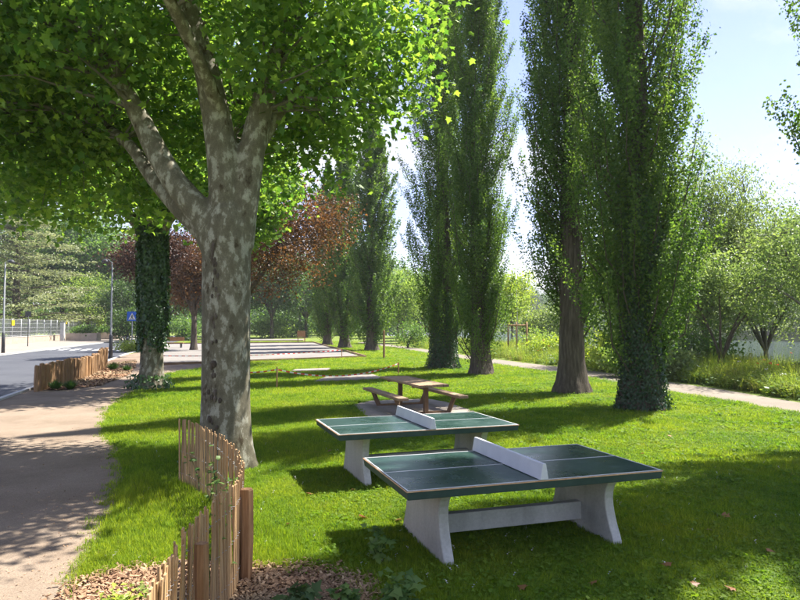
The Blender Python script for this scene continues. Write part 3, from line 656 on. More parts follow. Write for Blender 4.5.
# wooded hillside far beyond the river: reads as one mass
g = np.random.default_rng(90); n = 9000
s_ = g.random(n) * 900 - 150; d_ = 135 + g.random(n) ** 1.2 * 520
X = B0.x + BN.x*d_ + BT.x*s_; Y = B0.y + BN.y*d_ + BT.y*s_; Zh = np.interp(d_, [a for a, b in HD], [b for a, b in HD])
C = np.stack([X, Y, Zh + 5 + 5 * g.random(n)], 1)
P, Nn, sz = foliage_from(C, 8, 3.6, 3.4, g, .8, .6)
hw = bpy.data.objects.new('hillside_wood', leaf_mesh('hillside_wood', P, Nn, sz, M['leaf_mid'], 'quad', 91)); link(hw); tag(hw, 'wooded hillside far across the river', 'wood', kind='stuff')

n = 5200; X = g.uniform(-260, 14, n); Y = 205 + 60 * g.random(n) + .0006 * X ** 2; C = np.stack([X, Y, 1 + g.random(n) * (9 + 5 * np.sin(X * .09) + 3 * np.sin(X * .23))], 1)
P, Nn, sz = foliage_from(C, 9, 1.6, 1.5, g, .8, .6)
fw = bpy.data.objects.new('distant_wood', leaf_mesh('distant_wood', P, Nn, sz, M['leaf_mid'], 'quad', 92)); link(fw); tag(fw, 'distant belt of woodland behind the park', 'wood', kind='stuff')

# riverside trees on this bank
def bank_tree(u, y, **kw): x = (u - 400) / FOC * y; return (x, y, hgt(x, y))
tree('willow_tree', 'pale willow rising behind the ivy-clad poplar on the river bank', bank_tree(705, 33), 11, .2, blobset(3.0, 1.0, 13.0, 81, 7), 520, 60, .45, .17, M['leaf_willow'], M['bark_grey'], 81, clear=2.2, group='trees on the near river bank', tang=(0, 0, -1.0), aspect=.35)
tree('willow_tree', 'lower pale willow right of the leaning riverside tree', bank_tree(765, 30.5), 9, .13, blobset(2.9, 1.9, 9.6, 82, 7), 420, 50, .45, .16, M['leaf_willow'], M['bark_grey'], 82, clear=2.0, group='trees on the near river bank', tang=(0, 0, -1.0), aspect=.35)
tree('riverside_tree', 'light green small-leaved tree overhanging the river at right edge', bank_tree(838, 24.5), 8, .15, [(-.3, 0, 5.4, 2.6, 2.4, 2.2), (-2.3, .2, 5.2, 1.6, 1.6, 1.6), (-2.9, -.2, 3.7, 1.1, 1.2, .8), (1.5, 0, 5.6, 1.8, 1.8, 1.8)], 210, 56, .36, .12, M['leaf_bank'], M['bark_grey'], 83, clear=2.2, group='trees on the near river bank')
lt = bank_tree(714, 27)
tree('riverside_tree', 'small leaning tree with forked dark stem in the wildflower meadow', lt, 5.5, .11, [(1.9, .2, 3.0, .9, 1.0, .7), (.4, .4, 4.4, 1.3, 1.3, 1.2), (-.9, .4, 3.6, 1.0, 1.2, 1.1), (2.2, .3, 4.3, 1.0, 1.0, .8)], 130, 50, .33, .13, M['leaf_bank'], M['bark'], 84, clear=.9, group='trees on the near river bank', lean=(.25, 0))
tree('riverside_tree', 'bright green tree glowing between the two nearest poplars', bank_tree(622, 36), 9, .16, blobset(2.3, 2.0, 8.6, 85, 5), 220, 42, .42, .14, M['leaf_yellow'], M['bark_grey'], 85, clear=2.5, group='trees on the near river bank')
tree('riverside_tree', 'bright young tree right of the split poplar beyond the path', bank_tree(512, 62), 8, .12, blobset(2.6, 2.2, 8.4, 86, 5), 200, 42, .45, .2, M['leaf_yellow'], M['bark_grey'], 86, clear=2.2, group='trees on the near river bank')
tree('riverside_tree', 'greyish green tree behind the staked sapling', bank_tree(545, 66), 7, .14, blobset(3.0, 1.2, 7.2, 87, 5), 220, 42, .5, .2, M['leaf_willow'], M['bark_grey'], 87, clear=1.5, group='trees on the near river bank')
tree('riverside_tree', 'light green tree left of the dense dark poplar beyond the path', bank_tree(402, 84), 9, .16, blobset(3.6, 1.6, 10, 88, 6), 260, 42, .6, .24, M['leaf_light'], M['bark_grey'], 88, clear=2, group='trees on the near river bank')
# cedar: tiers of flat boughs
def cedar(loc, H, rad, label, seed):
    root = empty('cedar_tree', loc, 0, label, 'tree'); g = np.random.default_rng(seed); rs = random.Random(seed); mb = MB()
    v_, f_ = trunk_rings(H * .95, .7, .08, 1.3, 1.2, n=10, k=12, seed=seed); mb.add(v_, f_, 0, True); Cs = []
    for k in range(60):
        z = 2.5 + (H - 3) * k / 60; th = k * 2.4 + rs.uniform(-.3, .3); L = rad * (1 - (z / H) ** 1.7) * rs.uniform(.75, 1.1) + .6
        a = Vector((0, 0, z)); b = Vector((L * math.cos(th), L * math.sin(th), z + rs.uniform(-.4, .9)))
        mb.tube(curve3(a, b, .5, 5, .1, rs), [.16, .12, .09, .06, .02], 5, cap=False)
        for j in range(13):
            t = .25 + .78 * rs.random(); q = a.lerp(b, t); sp = .25 * L * (1.1 - abs(t - .6)); Cs.append((q.x + rs.gauss(0, sp), q.y + rs.gauss(0, sp), q.z + .3 + rs.gauss(0, .12)))
    P, Nn, sz = foliage_from(np.array(Cs), 36, .62, .42, g, .28, 1.6); mb.build('trunk', M['bark'], root)
    add_stuff('crown', leaf_mesh('crown', P, Nn, sz, M['leaf_cedar'], 'quad', seed, aspect=.4), root)
cedar((-60, 100, 0), 24, 12.5, 'huge pale grey-green cedar behind the wire fence', 95)
cedar((-73, 92, 0), 20, 10, 'cedar at the left edge behind the street lamp', 96)

# shrubs
def shrub(label, loc, r_, h, mat, seed, size=.16, n=70, per=36, group=None):
    x, y, z = loc
    q = random.Random(seed); bl = [(0, 0, h * .5, r_ * .8, r_ * .8, h * .48)] + [(q.uniform(-.6, .6) * r_, q.uniform(-.6, .6) * r_, h * q.uniform(.3, .6), r_ * .5, r_ * .5, h * .35) for _ in range(4)]
    return tree('shrub', label, (x, y, z), h, .05 * r_, bl, n, per, .2 * r_, size, M[mat], M['bark'], seed, clear=h * .12, cat='shrub', group=group)
def gpz(u, y): x = (u - 400) / FOC * y; return (x, y, hgt(x, y))
shrub('bright yellow-green bush right of the bare poplar trunk', gpz(602, 32), 1.5, 2.1, 'leaf_yellow', 101, group='shrubs along the riverside path')
shrub('low yellow-green bush behind the bare poplar trunk', gpz(552, 42), 1.7, 1.9, 'leaf_yellow', 102, group='shrubs along the riverside path')
shrub('dark rounded bush at right edge by the water', gpz(797, 23.5), .45, .95, 'leaf_dark', 103, .09, 40, group='shrubs along the riverside path')
shrub('green bush in the shade behind the ivy-clad poplar', gpz(690, 30), 1.8, 2.6, 'leaf_mid', 104, group='shrubs along the riverside path')
shrub('leafy bush beside the birch sapling by the path', gpz(408, 66), 2.0, 2.8, 'leaf_mid', 105, group='shrubs along the riverside path')
shrub('bush filling the bank behind the staked sapling', gpz(530, 54), 2.2, 2.0, 'leaf_light', 106, group='shrubs along the riverside path')
shrub('bush on the bank between the two nearest poplars', gpz(625, 28), 1.1, 1.4, 'leaf_light', 107, group='shrubs along the riverside path')
shrub('grey-green bush on the bank left of the leaning tree', gpz(668, 27), 1.1, 1.6, 'leaf_willow', 108, group='shrubs along the riverside path')
shrub('yellow-green bush behind the wire fence by the right yellow sign', gpz(62, 130), 5.0, 5.5, 'leaf_yellow', 109, .4, 110, group='shrubs behind the wire fence')
shrub('yellow-green bush behind the wire fence near the planter', gpz(88, 127), 4.2, 6.0, 'leaf_yellow', 110, .4, 110, group='shrubs behind the wire fence')
shrub('olive bush behind the wire fence by the left yellow sign', gpz(22, 112), 4.0, 4.6, 'leaf_light', 111, .4, 100, group='shrubs behind the wire fence')
shrub('dark creeper hedge at the road bend behind the blue sign', gpz(127, 88), 2.4, 5.5, 'leaf_dark', 112, .3, 110)
shrub('rounded bush behind the far end of the boules court', gpz(272, 120), 4.0, 4.2, 'leaf_light', 113, .35, 90, group='bushes behind the boules court')
shrub('light bush right of the far bench', gpz(292, 128), 4.0, 3.6, 'leaf_mid', 114, .35, 90, group='bushes behind the boules court')
shrub('bush between the reddish tree stems', gpz(186, 100), 2.6, 3.2, 'leaf_mid', 115, .3, 80, group='bushes behind the boules court')
shrub('low green strip bush at the foot of the blue sign', gpz(133, 56), 1.6, .8, 'leaf_yellow', 116, .14, 60)
for lab, u, v, r_, h in (('round green grass clump nearest the road in the staked bed', 57, 389.5, .32, .34), ('round green grass clump beside the staked fence', 72, 389, .30, .32), ('pale tussock at the back of the staked bed', 114, 370, .38, .42), ('small tussock at the right end of the staked bed', 128, 371, .28, .3)):
    x, y = gp(u, v); g = np.random.default_rng(int(u)); n = 420; th = g.random(n) * 6.283; ti = g.random(n) ** .7 * .9
    root = empty('grass_clump', (x, y, .02), 0, lab, 'plant', 'grass clumps in the staked bed')
    mbx = MB()
    for i in range(n):
        d = Vector((math.cos(th[i]) * math.sin(ti[i]), math.sin(th[i]) * math.sin(ti[i]), math.cos(ti[i]))); L = h * (.7 + .5 * g.random()); sd = Vector((-math.sin(th[i]), math.cos(th[i]), 0)) * .008
        b = Vector((math.cos(th[i]), math.sin(th[i]), 0)) * .08 * ti[i]; e = b + d * L - Vector((0, 0, .12 * L * ti[i])); mid_ = b + d * L * .55
        mbx.add([b - sd, b + sd, mid_ + sd, mid_ - sd, e], [(0, 1, 2, 3), (3, 2, 4)])
    o = mbx.build('blades', M['leaf_mid'], root); o['kind'] = 'stuff'

# ------------------------------------------------------------------ table-tennis tables
def pingpong(F, a, label):
    root = empty('table_tennis_table', (F[0], F[1], 0), a, label, 'table', 'concrete table-tennis tables')
    L, Wd, top, th = 2.74, 1.525, .76, .085
    mb = MB(); mb.add([(0, 0, top), (L, 0, top), (L, Wd, top), (0, Wd, top), (0.012, 0.012, top - th), (L - .012, 0.012, top - th), (L - .012, Wd - .012, top - th), (.012, Wd - .012, top - th)],
                      [(0, 1, 2, 3)], 0).add([], [])
    b = 0
    for f in ((4, 7, 6, 5), (0, 4, 5, 1), (1, 5, 6, 2), (2, 6, 7, 3), (3, 7, 4, 0)): mb.f.append(list(f)); mb.m.append(1); mb.sm.append(False)
    tp_ = mb.build('tabletop', [M['table_green'], M['table_edge']], root, bevel=.006)
    def line(x0, y0, x1, y1): MB().box(((x0+x1)/2, (y0+y1)/2, top + .0015), (x1-x0, y1-y0, .003)).build('boundary_line', M['white_paint'], tp_)
    e = .013; i_ = .008
    line(i_, i_, L - i_, i_ + e); line(i_, Wd - i_ - e, L - i_, Wd - i_); line(i_, i_ + e, i_ + e, Wd - i_ - e); line(L - i_ - e, i_ + e, L - i_, Wd - i_ - e)
    MB().box((L/2, Wd/2, top + .0015), (L - 2*(i_+e), .010, .003)).build('centre_line', M['white_paint'], tp_)
    for (c, d) in (((L/2, -.002, top - .006), (L, .006, .010)), ((L/2, Wd + .002, top - .006), (L, .006, .010)), ((-.002, Wd/2, top - .006), (.006, Wd, .010)), ((L + .002, Wd/2, top - .006), (.006, Wd, .010))):
        MB().box(c, d).build('edge_strip', M['rust'], tp_)
    # net: a folded sheet panel, wider at its foot
    nb_ = MB(); y0, y1 = -.015, Wd + .015; z0, z1 = top + .004, top + .158
    pr_ = [(L/2 - .045, z0), (L/2 + .045, z0), (L/2 + .018, z1), (L/2 - .018, z1)]
    vs_ = [(x, y0, z) for x, z in pr_] + [(x, y1, z) for x, z in pr_]
    nb_.add(vs_, [(0, 1, 2, 3), (7, 6, 5, 4), (0, 4, 5, 1), (1, 5, 6, 2), (2, 6, 7, 3), (3, 7, 4, 0)]).build('net', M['net'], root, bevel=.006)
    prof = [(.575, -.03), (.60, .0), (.60, .05), (.575, .11), (.535, .19), (.50, .28), (.475, .37), (.465, .45), (.475, .52), (.50, .58), (.535, .63), (.545, .675)]
    for l0 in (.40, 2.235):
        pts = [(Wd/2 - .03 + hw_, z) for hw_, z in prof] + [(Wd/2 - .03 - hw_, z) for hw_, z in reversed(prof)]
        n_ = len(pts); vs_ = [(l0, p_[0], p_[1]) for p_ in pts] + [(l0 + .105, p_[0], p_[1]) for p_ in pts]
        k_ = len(prof); fs_ = []
        for i in range(k_ - 1): fs_ += [(i, i + 1, n_ - 2 - i, n_ - 1 - i), (n_ + i, 2*n_ - 1 - i, 2*n_ - 2 - i, n_ + i + 1)]
        fs_ += [(i, n_ + i, n_ + (i + 1) % n_, (i + 1) % n_) for i in range(n_)]
        MB().add(vs_, fs_).build('support', M['concrete'], root, bevel=.012)
    MB().box((1.37, Wd/2 - .03, .22), (1.73, .10, .19)).build('beam', M['concrete'], root, bevel=.008)
    return root
T1 = ((.063, 5.718), .314); T2 = ((-.825, 8.678), .332)
pingpong(*T1, 'nearer dark green table-tennis table with pale concrete supports')
pingpong(*T2, 'farther green table-tennis table, between picnic table and nearer tennis table')

# ------------------------------------------------------------------ picnic table
pt = empty('picnic_table', (.33, 17.2, .02), math.atan2(-.94, .34), 'brown wooden picnic table with attached benches on a concrete slab', 'picnic table')
L = 3.0
me = MB().box((0, 0, 0), (L, .155, .06)).mesh('plank', M['picnic_wood'])
for k in range(5):
    o = bpy.data.objects.new('plank', me); link(o, pt); o.location = (random.uniform(-.01, .01), (k - 2) * .163, .73); md = o.modifiers.new('bevel', 'BEVEL'); md.width = .006
for sgn in (-1, 1):
    b = MB().box((0, sgn * .80, .43), (L, .26, .07)).build('bench_seat', M['picnic_wood'], pt, bevel=.008)
    for x in (-.95, .95):
        MB().tube([(x, sgn * .62, -.02), (x, sgn * .80, .40)], [.065, .065], 4, smooth=False).build('bench_leg', M['picnic_leg'], pt)
for x in (-.95, .95):
    MB().box((x, 0, .335), (.11, .11, .73)).build('leg', M['picnic_leg'], pt, bevel=.006)
    MB().box((x, 0, .02), (.07, 1.3, .05)).build('crossbar', M['picnic_leg'], pt)
    MB().box((x, 0, .675), (.07, .74, .045)).build('top_bearer', M['picnic_leg'], pt)

# ------------------------------------------------------------------ curved picket fence
fl = [(-3.13, 9.15), (-2.89, 8.89), (-2.42, 8.2), (-1.99, 7.41), (-1.66, 6.65), (-1.47, 6.0), (-1.37, 5.4), (-1.40, 4.9), (-1.42, 4.45), (-1.37, 4.05), (-1.29, 3.6), (-1.24, 3.1), (-1.24, 2.5)]
fc = [Vector(q[:2]) for q in smooth_line(fl, 12)]
cum = [0]
for i in range(1, len(fc)): cum.append(cum[-1] + (fc[i] - fc[i-1]).length)
def at_len(s):
    i = min(max(np.searchsorted(cum, s) - 1, 0), len(fc) - 2); t = (s - cum[i]) / (cum[i+1] - cum[i]); return fc[i].lerp(fc[i+1], t), (fc[i+1] - fc[i]).normalized()
fence = empty('picket_fence', (fc[0].x, fc[0].y, 0), 0, 'curved split-chestnut picket fence wired together in front of the large plane', 'fence')
f0 = Vector((fc[0].x, fc[0].y, 0))
pick = []
for k in range(9):
    q = random.Random(200 + k); w_ = q.uniform(.031, .043); th_ = q.uniform(.009, .014); h_ = q.uniform(.895, .925); mbx = MB(); rings = []
    zs = (-.05, .28, .58, h_ - .03, h_); bx = 0
    for i, z in enumerate(zs):
        bx = q.uniform(-.006, .006); ww = w_ / 2 * (1 + q.uniform(-.12, .12)) * (.94 if i == 4 else 1); tt = th_ / 2 * (.94 if i == 4 else 1)
        rings += [(-ww + bx, -tt, z + (q.uniform(-.008, .008) if i == 4 else 0)), (ww + bx, -tt, z), (ww + bx, tt, z), (-ww + bx, tt, z)]
    fs_ = [(i*4+j, i*4+(j+1) % 4, i*4+4+(j+1) % 4, i*4+4+j) for i in range(4) for j in range(4)] + [(16, 17, 18, 19)]
    pick.append(mbx.add(rings, fs_).mesh('picket', M['lath']))
s_ = .03; k = 0
while s_ < cum[-1]:
    p_, t_ = at_len(s_); o = bpy.data.objects.new('picket', pick[(k * 5 + int(s_ * 7)) % 9]); link(o, fence)
    o.location = (p_.x - f0.x, p_.y - f0.y, random.uniform(-.012, .008) if s_ < 4.2 else random.uniform(-.06, .03)); o.rotation_euler = (random.gauss(0, .015), random.gauss(0, .022) + (.05 if 3.4 < s_ < 4.6 else 0), math.atan2(t_.y, t_.x))
    s_ += (random.uniform(.058, .072) if s_ < 3.6 else random.uniform(.046, .06)); k += 1
for z in (.16, .46, .74):
    pts = []
    for i in range(int(cum[-1] / .035)):
        p_, t_ = at_len(i * .035 + .01); n_ = Vector((t_.y, -t_.x)); d_ = n_ * (.016 if i % 2 else -.016)
        pts.append((p_.x + d_.x - f0.x, p_.y + d_.y - f0.y, z + .004 * math.sin(i * 1.7)))
    MB().tube(pts, [.0017] * len(pts), 4).build('wire', M['wire'], fence)
for (x, y, h_, r_) in ((-1.34, 5.66, .80, .052), (-1.30, 4.26, .80, .042), (-1.19, 3.2, .8, .045)):
    MB().tube([(x - f0.x, y - f0.y, -.05), (x - f0.x + .005, y - f0.y, h_ * .5), (x - f0.x, y - f0.y, h_ - .012), (x - f0.x, y - f0.y, h_)], [r_ * 1.12, r_ * 1.08, r_ * 1.1, r_ * 1.02], 6, rough=.13, smooth=False).build('post', M['post_wood'], fence)

# climbing vine on the fence
def leafy(name, label, loc, stems, leaf, per, mat, seed, cat='plant', group=None, spread=.05):
    root = empty(name, loc, 0, label, cat, group); mbx = MB(); g = np.random.default_rng(seed); P = []; T_ = []
    for st in stems:
        sp = smooth_line(st, 5); mbx.tube(sp, list(np.linspace(.006, .002, len(sp))), 4)
        for i in range(per):
            q = sp[min(len(sp) - 1, int((.15 + .85 * g.random()) * len(sp)))]; d = g.normal(size=3) * spread; P.append((q.x + d[0], q.y + d[1], q.z + abs(d[2]) * .5)); T_.append((d[0] * 8, d[1] * 8, .1))
    mbx.build('stem', M['leaf_mid'], root); P = np.array(P); n = len(P)
    add_stuff('leaves', leaf_mesh('leaves', P, g.normal(size=(n, 3)) * .35 + np.array([0, -.25, 1]), leaf * (.6 + .7 * g.random(n)), M[mat], 'palm' if leaf > .06 else 'quad', seed, tang=np.array(T_)), root)
vs_ = []
for q in range(7):
    i = .9 + q * .42; st = []
    for j in range(5):
        p_, t_ = at_len(i + j * .09 * (1 if q % 2 else -1)); st.append((p_.x - f0.x + .03 * math.sin(j) - .03, p_.y - f0.y - .05, .02 + j * (.12 + .03 * (q % 3))))
    vs_.append(st)
leafy('climbing_vine', 'thin green creeper climbing the curved picket fence', (f0.x, f0.y, 0), vs_, .07, 12, 'leaf_mid', 301, group=None)
vs2 = []
for q in range(3):
    st = []
    for j in range(5):
        p_, t_ = at_len(4.35 + q * .12 + .03 * j); st.append((p_.x - f0.x - .06, p_.y - f0.y, .05 + j * .19))
    vs2.append(st)
leafy('climbing_vine', 'small creeper on the near end of the picket fence', (f0.x, f0.y, 0), vs2, .06, 10, 'leaf_mid', 302)
def weed(label, u, v, h, n, leaf, seed, mat='leaf_mid', per=9):
    x, y = gp(u, v); q = random.Random(seed); st = []
    for i in range(n):
        a = q.uniform(0, 6.28); r_ = q.uniform(.05, .14); st.append([(0, 0, 0), (r_*.5*math.cos(a), r_*.5*math.sin(a), h*.5*q.uniform(.7, 1)), (r_*math.cos(a), r_*math.sin(a), h*q.uniform(.75, 1))])
    leafy('weed_plant', label, (x, y, .01), st, leaf, per, mat, seed, group='weeds around the wood chip bed', spread=.04)
weed('upright leafy weed in front of the nearer tennis table support', 379, 560, .30, 7, .075, 311)
weed('dark broad-leaved weed in the wood chips', 300, 606, .17, 8, .10, 312, 'leaf_dark')
weed('leafy weed at the right end of the wood chips', 402, 604, .24, 10, .085, 313)
weed('small weed in the middle of the wood chips', 347, 606, .16, 6, .07, 314)
weed('bright small weed on the chips left of the fence', 126, 604, .13, 8, .06, 315, 'leaf_yellow')
weed('low leafy weed left of the picket fence foot', 150, 594, .10, 5, .05, 316, 'leaf_light')

# ------------------------------------------------------------------ stake fence of the planting bed
sf = empty('stake_fence', (-12.35, 21.8, 0), 0, 'low fence of upright wooden stakes round the roadside planting bed', 'fence')
line_ = smooth_line([(-12.35, 21.8), (-12.45, 22.9), (-12.95, 25.2), (-13.7, 28.2), (-14.6, 31.0), (-15.4, 33.6)], 10)
sc = [0]
for i in range(1, len(line_)): sc.append(sc[-1] + (line_[i] - line_[i-1]).length)
s_ = 0; k = 0; sm = []
for j in range(6):
    q = random.Random(400 + j); r_ = q.uniform(.07, .095); sm.append(MB().tube([(0, 0, -.05), (q.uniform(-.01, .01), 0, .4), (0, q.uniform(-.01, .01), .86 * q.uniform(.95, 1.08)), (0, 0, .88 * q.uniform(1.0, 1.06))], [r_, r_ * 1.03, r_, r_ * .8], 7, rough=.1, smooth=False, rs=q).mesh('stake', M['stake_wood']))
while s_ < sc[-1]:
    i = min(int(np.searchsorted(sc, s_)), len(line_) - 1); p_ = line_[i]
    o = bpy.data.objects.new('stake', sm[(k * 5) % 6]); link(o, sf); o.location = (p_.x + 12.35 + random.uniform(-.02, .02), p_.y - 21.8, random.uniform(-.07, .04)); o.rotation_euler = (random.gauss(0, .02), random.gauss(0, .03), random.uniform(0, 6.28))
    o.scale = (1, 1, 1.0 if s_ < 9.6 else 1.2)
    s_ += random.uniform(.17, .24); k += 1

# ------------------------------------------------------------------ street furniture
def lamp(loc, h, label, dark, arm):
    root = empty('street_lamp', loc, 0, label, 'street lamp')
    MB().tube([(0, 0, 0), (0, 0, .9), (0, 0, .95), (0, 0, h)], [.11, .10, .07, .05], 10).build('pole', M['metal_dark' if dark else 'metal_grey'], root)
    MB().tube([(0, 0, 0), (0, 0, 1.6), (0, 0, 1.62)], [.13, .12, .09], 10).build('base_sleeve', M['metal_dark'], root)
    MB().tube([(0, 0, h - .1), (arm * .5, 0, h + .15), (arm, 0, h + .18)], [.035, .03, .03], 8).build('arm', M['metal_dark' if dark else 'metal_grey'], root)
    MB().tube([(arm, 0, h + .2), (arm, 0, h + .1), (arm, 0, h - .02), (arm, 0, h - .06)], [.06, .2, .26, .2], 12).build('lamp_head', M['metal_dark'], root)
lx, ly = gp(4, 354); lamp((lx, ly, .11), 7.2, 'tall street lamp with dark base at the left edge beyond the road', False, .5)
lx, ly = gp(111.5, 358.5); lamp((lx, ly, .02), 6.6, 'slim grey street lamp at the back of the staked bed', False, -.5)
def post_sign(x, y, z, h, label, w_, hh, mat, name='road_sign', back='metal_grey', extra=None):
    root = empty(name, (x, y, z), 0, label, 'sign')
    MB().tube([(0, 0, 0), (0, 0, h)], [.045, .045], 8).build('pole', M['metal_dark' if back == 'metal_dark' else 'galv'], root)
    pn_ = MB().box((0, -.06, h - hh / 2), (w_, .03, hh)).build('sign_panel', M[mat], root, bevel=.01)
    if extra: extra(pn_, h - hh / 2)
    return root
sx, sy = gp(28.5, 347); post_sign(sx, sy, .11, 3.7, 'small dark rectangular sign on a thin post across the road', .62, .55, 'metal_dark', back='metal_dark')
def pict(root, zc):
    y_ = -.085
    MB().add([(-.33, y_, zc - .29), (.33, y_, zc - .29), (0, y_, zc + .31)], [(0, 1, 2)]).build('white_triangle', M['white_paint'], root)
    y_ -= .006; f = MB()
    def limb(a, b, w_):
        a, b = Vector((a[0], 0, a[1])), Vector((b[0], 0, b[1])); d = (b - a).normalized(); n_ = Vector((-d.z, 0, d.x)) * w_ / 2
        f.add([a - n_ + Vector((0, y_, zc)), b - n_ + Vector((0, y_, zc)), b + n_ + Vector((0, y_, zc)), a + n_ + Vector((0, y_, zc))], [(0, 1, 2, 3)])
    limb((0, .08), (-.01, -.08), .08); limb((-.01, -.07), (-.11, -.26), .055); limb((0, -.07), (.10, -.26), .055); limb((0, .06), (-.10, -.04), .04); limb((0, .06), (.10, -.02), .04); limb((-.03, .12), (.035, .12), .065)
    f.build('walking_figure', M['black'], root)
sx, sy = gp(132.5, 350.5); post_sign(sx, sy, 0, 3.55, 'blue square pedestrian crossing sign left of the ivy-wrapped trunk', .92, .86, 'blue', 'crossing_sign', extra=pict)
for k, (u, v) in enumerate(((129, 350.5), (132.2, 350))):
    bx_, by_ = gp(u, v); b = empty('bollard', (bx_ - .25, by_ - .3, 0), 0, ('left' if k == 0 else 'right') + ' of two dark bollards under the blue sign', 'bollard', 'bollards under the blue sign')
    bp_ = MB().tube([(0, 0, 0), (0, 0, 1.3), (0, 0, 1.36)], [.07, .065, .035], 10).build('post', M['metal_dark'], b); MB().tube([(0, 0, 1.12), (0, 0, 1.2)], [.075, .075], 10).build('band', M['white_paint'], bp_)
# low wall with wire fence
wa, wb = Vector((-43, 60)), Vector((-57, 120)); wl = (wb - wa).length; wang = math.atan2(wb.y - wa.y, wb.x - wa.x)
rw = empty('low_wall', (wa.x, wa.y, 0), wang, 'long low beige retaining wall under the wire fence', 'wall')
MB().box((wl / 2, 0, .45), (wl, .3, .9)).build('wall_body', M['wall_beige'], rw); MB().box((wl / 2, 0, .93), (wl, .38, .06)).build('coping', M['kerb'], rw)
wf = empty('wire_fence', (wa.x, wa.y, .96), wang, 'tall grey wire mesh fence standing on the beige wall', 'fence')
pm = MB().tube([(0, 0, 0), (0, 0, 2.2)], [.05, .05], 6).mesh('fence_post', M['galv'])
npan = 20; pw = wl / npan; mm = MB()
for j in range(1, 13): mm.box((j * pw / 13, 0, 1.1), (.02, .02, 2.0))
for z in (.12, .6, 1.1, 1.6, 2.1): mm.box((pw / 2, 0, z), (pw - .1, .022, .03))
mm = mm.mesh('mesh_panel', M['galv'])
for k in range(npan + 1):
    o = bpy.data.objects.new('fence_post', pm); link(o, wf); o.location = (k * pw, 0, 0)
    if k < npan: o = bpy.data.objects.new('mesh_panel', mm); link(o, wf); o.location = (k * pw, 0, 0); o['kind'] = 'stuff'
for k, (s_, lab) in enumerate(((.3, 'left yellow notice board on the wire fence'), (.68, 'right yellow notice board on the wire fence'))):
    q = wa.lerp(wb, s_); dr = Vector((math.cos(wang), math.sin(wang))); nn = Vector((-dr.y, dr.x)); nn = nn if nn.x > 0 else -nn
    r_ = empty('notice_board', (q.x + nn.x * .08, q.y + nn.y * .08, 2.65 + .25 * k), wang, lab, 'sign', 'yellow notices on the wire fence'); sgn = 1 if (Vector((-dr.y, dr.x)) - nn).length < .1 else -1
    r_ = MB().box((0, 0, .0), (.95, .02, .62)).build('panel', M['yellow'], r_)
    MB().box((.0, sgn * .013, .1), (.6, .006, .06)).build('text_bar', M['black'], r_); MB().box((.0, sgn * .013, -.08), (.45, .006, .05)).build('text_bar', M['black'], r_)
q = wa.lerp(wb, .58); cb_ = empty('utility_cabinet', (q.x + 1.2, q.y, .11), wang, 'pale grey utility cabinet in front of the wire fence', 'cabinet')
MB().box((0, 0, 1.35), (.75, .5, 2.7)).build('body', M['galv'], cb_, bevel=.03); MB().box((0, 0, 2.74), (.85, .6, .08)).build('lid', M['metal_grey'], cb_); MB().box((0, -.26, 1.3), (.6, .02, 2.2)).build('door', M['kerb'], cb_)
for k, (u, y, w_, lab) in enumerate(((84, 96, 4.6, 'brown concrete planter box beside the road by the fence end'), (101, 104, 6.0, 'beige planter wall at the road bend'))):
    x = (u - 400) / FOC * y; pl_ = empty('planter_box', (x, y, .1), 0, lab, 'planter')
    MB().box((0, 0, .55), (w_, 1.5, 1.1)).build('box', M['wall_beige'], pl_, bevel=.03); MB().box((0, 0, 1.08), (w_ - .2, 1.3, .06)).build('soil', M['soil'], pl_)
    P, Nn, sz = foliage_from(np.random.default_rng(k).normal(size=(40, 3)) * np.array([w_ * .16, .35, .28]) + np.array([0, 0, 1.45]), 30, .3, .28, np.random.default_rng(k + 5)); add_stuff('foliage', leaf_mesh('foliage', P, Nn, sz, M['leaf_mid'], 'quad', k), pl_)

# stakes, barrier tape, tall posts
def stake(u, v, h, label, name='wooden_stake', r_=.03, group='stakes on the lawn', mat='stake_wood'):
    x, y = gp(u, v); o = MB().tube([(0, 0, -.1), (0, 0, h * .5), (0, 0, h - .06), (0, 0, h)], [r_, r_, r_, r_ * .4], 6, smooth=False, rough=.05).build(name, M[mat]); o.location = (x, y, 0); tag(o, label, 'stake', group); return Vector((x, y, h))
k1 = stake(277.5, 388, .78, 'thin stake holding the barrier tape on the lawn right of the plane trunk')
k2 = stake(398.4, 374.5, .60, 'thin stake holding the barrier tape behind the picnic table')
k3 = stake(342, 357.5, .62, 'short stake holding tape at the boules court edge')
stake(384, 358, 1.95, 'tall round wooden post standing alone left of the leafy poplars', 'wooden_post', .075)
m, t, p, o = new_mat('barrier_tape')
c = N(t, 'ShaderNodeAttribute', attribute_name='run'); fr = N(t, 'ShaderNodeMath', operation='FRACT'); t.links.new(c.outputs['Fac'], fr.inputs[0])
r = ramp(t, fr.outputs[0], [(0, (.75, .06, .04)), (.5, (.78, .77, .76))], 'CONSTANT'); t.links.new(r.outputs[0], p.inputs['Base Color']); p.inputs['Roughness'].default_value = .4; M['tape'] = m
